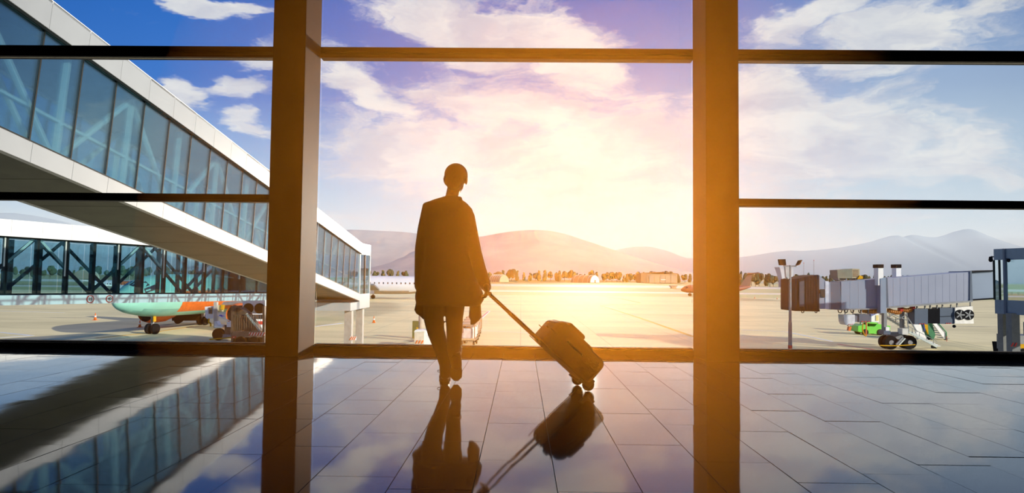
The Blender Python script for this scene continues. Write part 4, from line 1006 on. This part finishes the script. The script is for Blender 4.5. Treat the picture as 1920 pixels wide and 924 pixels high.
# tractor and loader dark shapes behind the nose gear
b = G(357, 606); t = thing('baggage_loader', 'dark belt loader under the green airliner fuselage', 'loader', b, RD(20))
part(MB().b2(-1.8, 1.8, -.8, .8, .35, 1.0), 'chassis', black, t, bevel=.05); part(MB().b2(.4, 1.4, -.7, .7, 1.0, 1.7), 'cab', black, t, bevel=.05)
part(MB().bar((-2.2, 0, 1.0), (2.2, 0, 1.9), .8, .12), 'belt', greySteel, t)
for x in (-1.2, 1.2):
    for y in (-.85, .6): part(MB().cyl((x, y, .38), (x, y+.25, .38), .38, .38, 16), 'wheel', rubber, t)

# ================================================================== PERSON
cloth = mat('jacket_cloth', (.018, .014, .013), .9, bump=.3, bscale=60, spec=.2)
trous = mat('trouser_cloth', (.014, .012, .014), .9, spec=.2)
skin = mat('skin', (.17, .09, .06), .55, var=.06)
hairm = mat('hair', (.012, .009, .008), .7, bump=.5, bscale=90)
shoem = mat('shoe_leather', (.02, .014, .012), .45)
bagk = mat('bag_fabric', (.015, .013, .014), .85, spec=.2)
PY = 5.36
PE = thing('person', 'person in a dark jacket walking away towards the window pulling a suitcase', 'person', G(846, 718, 0))
def Q(x, y, Y=PY): return W(x, y, Y)
def remeshed(mb, nm, m_, vox, sm_=4, parent=PE):
    o = part(mb, nm, m_, parent, smooth=True, world=True)
    r = o.modifiers.new('remesh', 'REMESH'); r.mode = 'VOXEL'; r.voxel_size = vox; r.use_smooth_shade = True
    if sm_: s_ = o.modifiers.new('smooth', 'SMOOTH'); s_.iterations = sm_; s_.factor = .5
    return o
tiltM = Matrix.Rotation(RD(4), 3, 'Y') @ Matrix.Rotation(RD(-12), 3, 'Z')
body = MB()
hc = Q(855.5, 331)
def hp(x, y, z): return hc + tiltM @ Vector((x, y, z))           # head space: x right, y forward (away), z up
body.ell(hc, (.083, .098, .094), tiltM, 20, 14)
body.ell(hp(0, .030, -.055), (.060, .066, .068), tiltM, 16, 10)       # face and jaw
body.ell(hp(0, .070, -.105), (.026, .026, .022), tiltM)               # chin
body.cap(hp(0, .094, -.015), hp(0, .118, -.050), .009, .014)          # nose
body.ell(hp(0, .098, -.080), (.024, .010, .006), tiltM); body.ell(hp(0, .097, -.088), (.021, .010, .007), tiltM)
for s in (-1, 1):
    body.ell(hp(s*.032, .082, -.018), (.014, .012, .011), tiltM)      # eyes
    body.cap(hp(s*.016, .092, .004), hp(s*.050, .078, .006), .007, .006)
    body.ell(hp(s*.085, .004, -.030), (.010, .020, .032), tiltM @ Matrix.Rotation(s*.3, 3, 'Z'))   # ears
body.chain([(hp(0, -.018, -.06), .052), (Q(848, 366), .052), (Q(846, 382), .062)])
body.ell(Q(844, 425), (.155, .09, .17), None); body.ell(Q(843, 490), (.13, .085, .16), None); body.ell(Q(840, 545), (.15, .095, .11), None)
shl, ell_, wrl = Q(803, 395), Q(791, 466), Q(788, 540, PY-.02)
shr, elr, wrr = Q(879, 408), Q(892, 472, PY-.08), Q(911, 534, PY-.27)
body.chain([(Q(803, 397), .044), (Q(796, 430), .040), (ell_, .034), (Q(788, 500), .031), (wrl, .026)]); body.chain([(Q(878, 410), .044), (Q(885, 440, PY-.03), .038), (elr, .034), (Q(900, 505, PY-.17), .030), (wrr, .026)])
hl, kl, al = Q(817, 548), Q(815, 618, PY+.03), Q(835, 694, PY+.02)
hr, kr, ar = Q(854, 548), Q(852, 620, PY-.02), Q(855, 684, PY-.12)
body.chain([(hl, .075), (kl, .045), (Q(824, 655, PY+.02), .036), (al, .03)]); body.chain([(hr, .075), (kr, .045), (Q(854, 655, PY-.06), .034), (ar, .028)])
def hand(mb, wr, down, side, fwd, curl, thumb=1):
    """palm with four jointed fingers and a thumb; down = wrist to knuckles, side = index to little finger, fwd = palm normal"""
    down, side, fwd = [Vector(v).normalized() for v in (down, side, fwd)]
    kn = wr+down*.085
    mb.chain([(wr, .026), (wr+down*.04, .030)])
    for i, (ln, off) in enumerate(((.078, -.030), (.086, -.010), (.080, .011), (.063, .031))):
        b0 = wr+down*.02+side*off*.7; k0 = kn+side*off-down*(.004*abs(i-1)); mb.cap(b0, k0, .014, .0115)
        p0 = k0; d = down.copy(); ax = side
        for j, fr in enumerate((.45, .32, .23)):
            a = curl*(.75, 1.0, .8)[j]; d = (Matrix.Rotation(a, 3, down.cross(fwd).normalized()) @ d).normalized()
            p1 = p0+d*ln*fr; mb.cap(p0, p1, .0095-.001*j, .0085-.001*j, 8); p0 = p1
    t0_ = wr+down*.025-side*.024; t1_ = t0_+(down*.6-side*.55+fwd*.5)*.042; t2_ = t1_+(down*.5+side*.15+fwd*.75).normalized()*.032
    mb.chain([(t0_, .014), (t1_, .0115), (t2_, .0095)])
gripc = Vector((-.243, 5.02, .700))
hand(body, wrl, (0.02, 0, -1), (0, -1, 0), (1, 0, 0), .85)
hd = (gripc-wrr); hand(body, wrr, hd, (-.2, .95, 0), (-.55, -.1, -.8), 1.15)
remeshed(body, 'body', skin, .0048, 3)
# eyes as dark inset beads
for s in (-1, 1):
    q = MB().ell(hp(s*.032, .0915, -.018), (.0085, .006, .0055), tiltM, 10, 6); part(q, 'eye', cabglass, PE, world=True, smooth=True)
hair = MB(); hair.ell(hp(0, -.010, .012), (.092, .100, .092), tiltM, 24, 14); hair.ell(hp(-.004, -.040, -.030), (.086, .070, .072), tiltM, 18, 10)
hair.ell(hp(0, -.050, -.075), (.056, .042, .042), tiltM)
for s in (-1, 1): hair.cap(hp(s*.080, .012, .0), hp(s*.080, .012, -.035), .012, .008)
remeshed(hair, 'hair', hairm, .006, 3)
# jacket
jk = MB(); R = []
for (y, xl, xr, dep) in ((368, 836, 861, .058), (374, 815, 866, .075), (380, 800, 875, .095), (392, 795, 886, .115), (420, 794, 890, .130), (455, 796, 886, .125), (490, 794, 887, .122),
                         (520, 788, 893, .130), (545, 783, 905, .140), (560, 781, 908, .145), (573, 780, 900, .147)):
    a, b_ = Q(xl, y), Q(xr, y); c = (a+b_)/2; w2 = (b_-a).length/2; ring = []
    for i in range(28):
        t = 2*pi*i/28; ring.append(c+Vector((w2*math.copysign(abs(cos(t))**.8, cos(t)), dep*math.copysign(abs(sin(t))**.85, sin(t)), 0)))
    R.append(ring)
jk.rings(R)
jk.chain([(Q(803, 392), .052), (Q(796, 430), .056), (Q(789, 466), .048), (Q(788, 500), .046), (Q(787, 536, PY-.02), .043)])
jk.chain([(Q(878, 405), .052), (Q(885, 440, PY-.03), .050), (Q(891, 474, PY-.08), .052), (Q(899, 505, PY-.17), .052), (Q(908, 529, PY-.24), .047), (Q(912, 538, PY-.27), .038)])
jk.cap(Q(835, 372, PY-.05), Q(862, 373, PY-.05), .022, .022)              # collar
jk.cap(Q(800, 387), Q(825, 380), .036, .036)
jk.ell(Q(789, 556), (.045, .09, .075), None); jk.ell(Q(889, 545, PY-.05), (.055, .09, .075), None)
remeshed(jk, 'jacket', cloth, .009, 3)
tr = MB()
tr.ell(Q(840, 545), (.165, .11, .12), None)
tr.chain([(Q(815, 560), .092), (Q(813, 595), .080), (Q(817, 620, PY+.03), .071), (Q(828, 655, PY+.02), .058), (Q(835, 683, PY+.02), .048), (Q(835, 700, PY+.02), .045)])
tr.chain([(Q(853, 560), .086), (Q(852, 595), .070), (kr, .064), (Q(851, 655, PY-.06), .055), (Q(856, 684, PY-.125), .043)])
remeshed(tr, 'trousers', trous, .008, 3)
# shoes: left flat on the floor, right up on its toe
def shoe(heel, toe, upv, nm):
    heel, toe = Vector(heel), Vector(toe); d = (toe-heel).normalized(); u = Vector(upv); u = (u-d*u.dot(d)).normalized(); s = d.cross(u); L = (toe-heel).length
    q = MB(); R = []
    for (x, w, h) in ((0, .026, .055), (.10, .034, .075), (.28, .037, .078), (.45, .036, .060), (.62, .044, .048), (.80, .045, .040), (.94, .034, .030), (1.0, .015, .018)):
        R.append([heel+d*L*x+s*(w*cos(2*pi*i/16))+u*(h*.5+h*.5*sin(2*pi*i/16)) for i in range(16)])
    q.rings(R); q.cap(heel+d*L*.16+u*.06, heel+d*L*.16+u*.11, .036, .038); remeshed(q, nm, shoem, .006, 2)
    q = MB(); R = []
    for (x, w) in ((-.01, .026), (.1, .036), (.3, .037), (.45, .034), (.65, .046), (.85, .045), (1.0, .016)):
        R.append([heel+d*L*x+s*w-u*.012, heel+d*L*x-s*w-u*.012, heel+d*L*x-s*w+u*.010, heel+d*L*x+s*w+u*.010])
    q.rings(R); part(q, 'shoe_sole', rubber, PE, world=True)
lh = G(834, 715.5, 0); shoe(lh+Vector((0, 0, .012)), lh+Vector((-.03, .27, .012)), (0, 0, 1), 'left_shoe')
rtoe = G(853.5, 719.5, 0)+Vector((0, .02, .02)); shoe(rtoe+Vector((.012, -.085, .215)), rtoe+Vector((0, .05, 0)), (0, .9, .5), 'right_shoe')
lace = MB(); lc = Q(826, 695.5, lh.y+.10)
pts = [lc+Vector((.020*cos(a)-.004, 0, .010*sin(a))) for a in [2*pi*i/12 for i in range(13)]]; lace.tube(pts, .0026, 6)
part(lace, 'shoe_lace', shoem, PE, world=True)

# bags held by the person
t = thing('hand_bag', 'dark slouchy bag with netted edge hanging from the left hand', 'bag', Q(789, 592))
q = MB(); R = []
for (y, x0, x1, dp) in ((560, 781, 797, .03), (572, 779, 802, .05), (580, 777, 803, .055), (586, 780, 803, .05), (592, 788, 802, .035), (598, 794, 800, .015)):
    a, b_ = Q(x0, y, PY+.03), Q(x1, y, PY+.03); c = (a+b_)/2; w2 = (b_-a).length/2
    R.append([c+Vector((w2*cos(2*pi*i/18), dp*sin(2*pi*i/18), .004*sin(5*2*pi*i/18))) for i in range(18)])
q.rings(R); part(q, 'pouch', bagk, t, smooth=True, world=True)
q = MB()
for i in range(6):
    q.tube([Q(777+i*3, 580+i*1.5, PY-.03), Q(781+i*3, 588+i*1.2, PY-.03), Q(785+i*3, 584+i*1.6, PY-.03)], .0022, 5)
part(q, 'netting', bagk, t, world=True)
part(MB().tube([Q(784, 566, PY+.01), Q(786, 556, PY+.0), Q(792, 556, PY+.0), Q(796, 566, PY+.02)], .006, 8), 'handle', bagk, t, world=True)
t = thing('shoulder_bag', 'dark narrow bag hanging by the right leg below the jacket', 'bag', Q(891, 600, PY-.02))
q = MB(); R = []
for (y, x0, x1, dp) in ((548, 881, 899, .03), (560, 881, 901, .04), (580, 880, 902, .045), (594, 879, 903, .045), (600, 882, 899, .035), (608, 882, 890, .02)):
    a, b_ = Q(x0, y, PY+.02), Q(x1, y, PY+.02); c = (a+b_)/2; w2 = (b_-a).length/2
    R.append([c+Vector((w2*math.copysign(abs(cos(2*pi*i/18))**.6, cos(2*pi*i/18)), dp*sin(2*pi*i/18), 0)) for i in range(18)])
q.rings(R); part(q, 'pouch', bagk, t, smooth=True, world=True)
part(MB().bar(Q(884, 560, PY+.03), Q(880, 530, PY+.06), .02, .004), 'strap', bagk, t, world=True); part(MB().bar(Q(897, 560, PY+.03), Q(893, 530, PY+.06), .02, .004), 'strap', bagk, t, world=True)

# suitcase
O = Vector((.47, 5.17, .045)); av = (gripc-O); AL = av.length; av.normalize(); cv = Vector((-.07, .33, 0)).normalized(); cv = (cv-av*cv.dot(av)).normalized(); nv = cv.cross(av); nv = nv if nv.z > 0 else -nv
M = Matrix(((av.x, cv.x, nv.x, O.x), (av.y, cv.y, nv.y, O.y), (av.z, cv.z, nv.z, O.z), (0, 0, 0, 1)))
SC = thing('suitcase', 'dark soft-sided trolley suitcase tipped on its wheels behind the person', 'suitcase', M=M)
caseM = mat('suitcase_fabric', (.016, .013, .012), .8, bump=.3, bscale=80, spec=.25); trim_ = mat('suitcase_trim', (.02, .018, .018), .5)
def rbox(x0, x1, y0, y1, z0, z1, nm, m_, rad, par=SC):
    o = part(MB().b2(x0, x1, y0, y1, z0, z1), nm, m_, par); b = o.modifiers.new('bevel', 'BEVEL'); b.width = rad; b.segments = 5; o.data.polygons.foreach_set('use_smooth', [True]*len(o.data.polygons)); return o
rbox(.0, .485, -.185, .185, -.008, .205, 'case_body', caseM, .05)
rbox(.13, .465, -.165, .165, .14, .222, 'front_pocket', caseM, .04)
rbox(.24, .41, -.14, .14, .20, .250, 'upper_pocket', caseM, .025)
for z in (.0, .11):
    for s in (-1, 1): part(MB().b2(.06, .50, s*.184-.003, s*.184+.003, z-.003, z+.003), 'zip_seam', caseM, SC)
part(MB().tube([(.48, -.05, .12), (.495, -.045, .12), (.495, .045, .12), (.48, .05, .12)], .009, 8), 'top_handle', trim_, SC)
part(MB().tube([(.20, -.185, .12), (.21, -.205, .12), (.33, -.205, .12), (.34, -.185, .12)], .008, 8), 'side_handle', trim_, SC)
for s in (-1, 1):
    part(MB().cyl((-.0, s*.135-.013, 0), (0, s*.135+.013, 0), .045, .045, 24), 'wheel', rubber, SC, bevel=.006)
    part(MB().b2(-.015, .07, s*.135-.026, s*.135-.016, -.02, .05).b2(-.015, .07, s*.135+.016, s*.135+.026, -.02, .05).b2(.03, .08, s*.135-.026, s*.135+.026, .0, .05), 'wheel_housing', trim_, SC)
    rod = part(MB().cyl((.04, s*.062, .006), (.76, s*.062, .006), .0105, .0105, 12), 'lower_tube', greySteel, SC, smooth=True)
    part(MB().cyl((.76, s*.062, .006), (AL-.0, s*.062, .006), .0080, .0080, 12), 'upper_tube', greySteel, SC, smooth=True)
part(MB().cap((AL, -.07, .006), (AL, .07, .006), .013, .013), 'grip', rubber, SC, smooth=True)
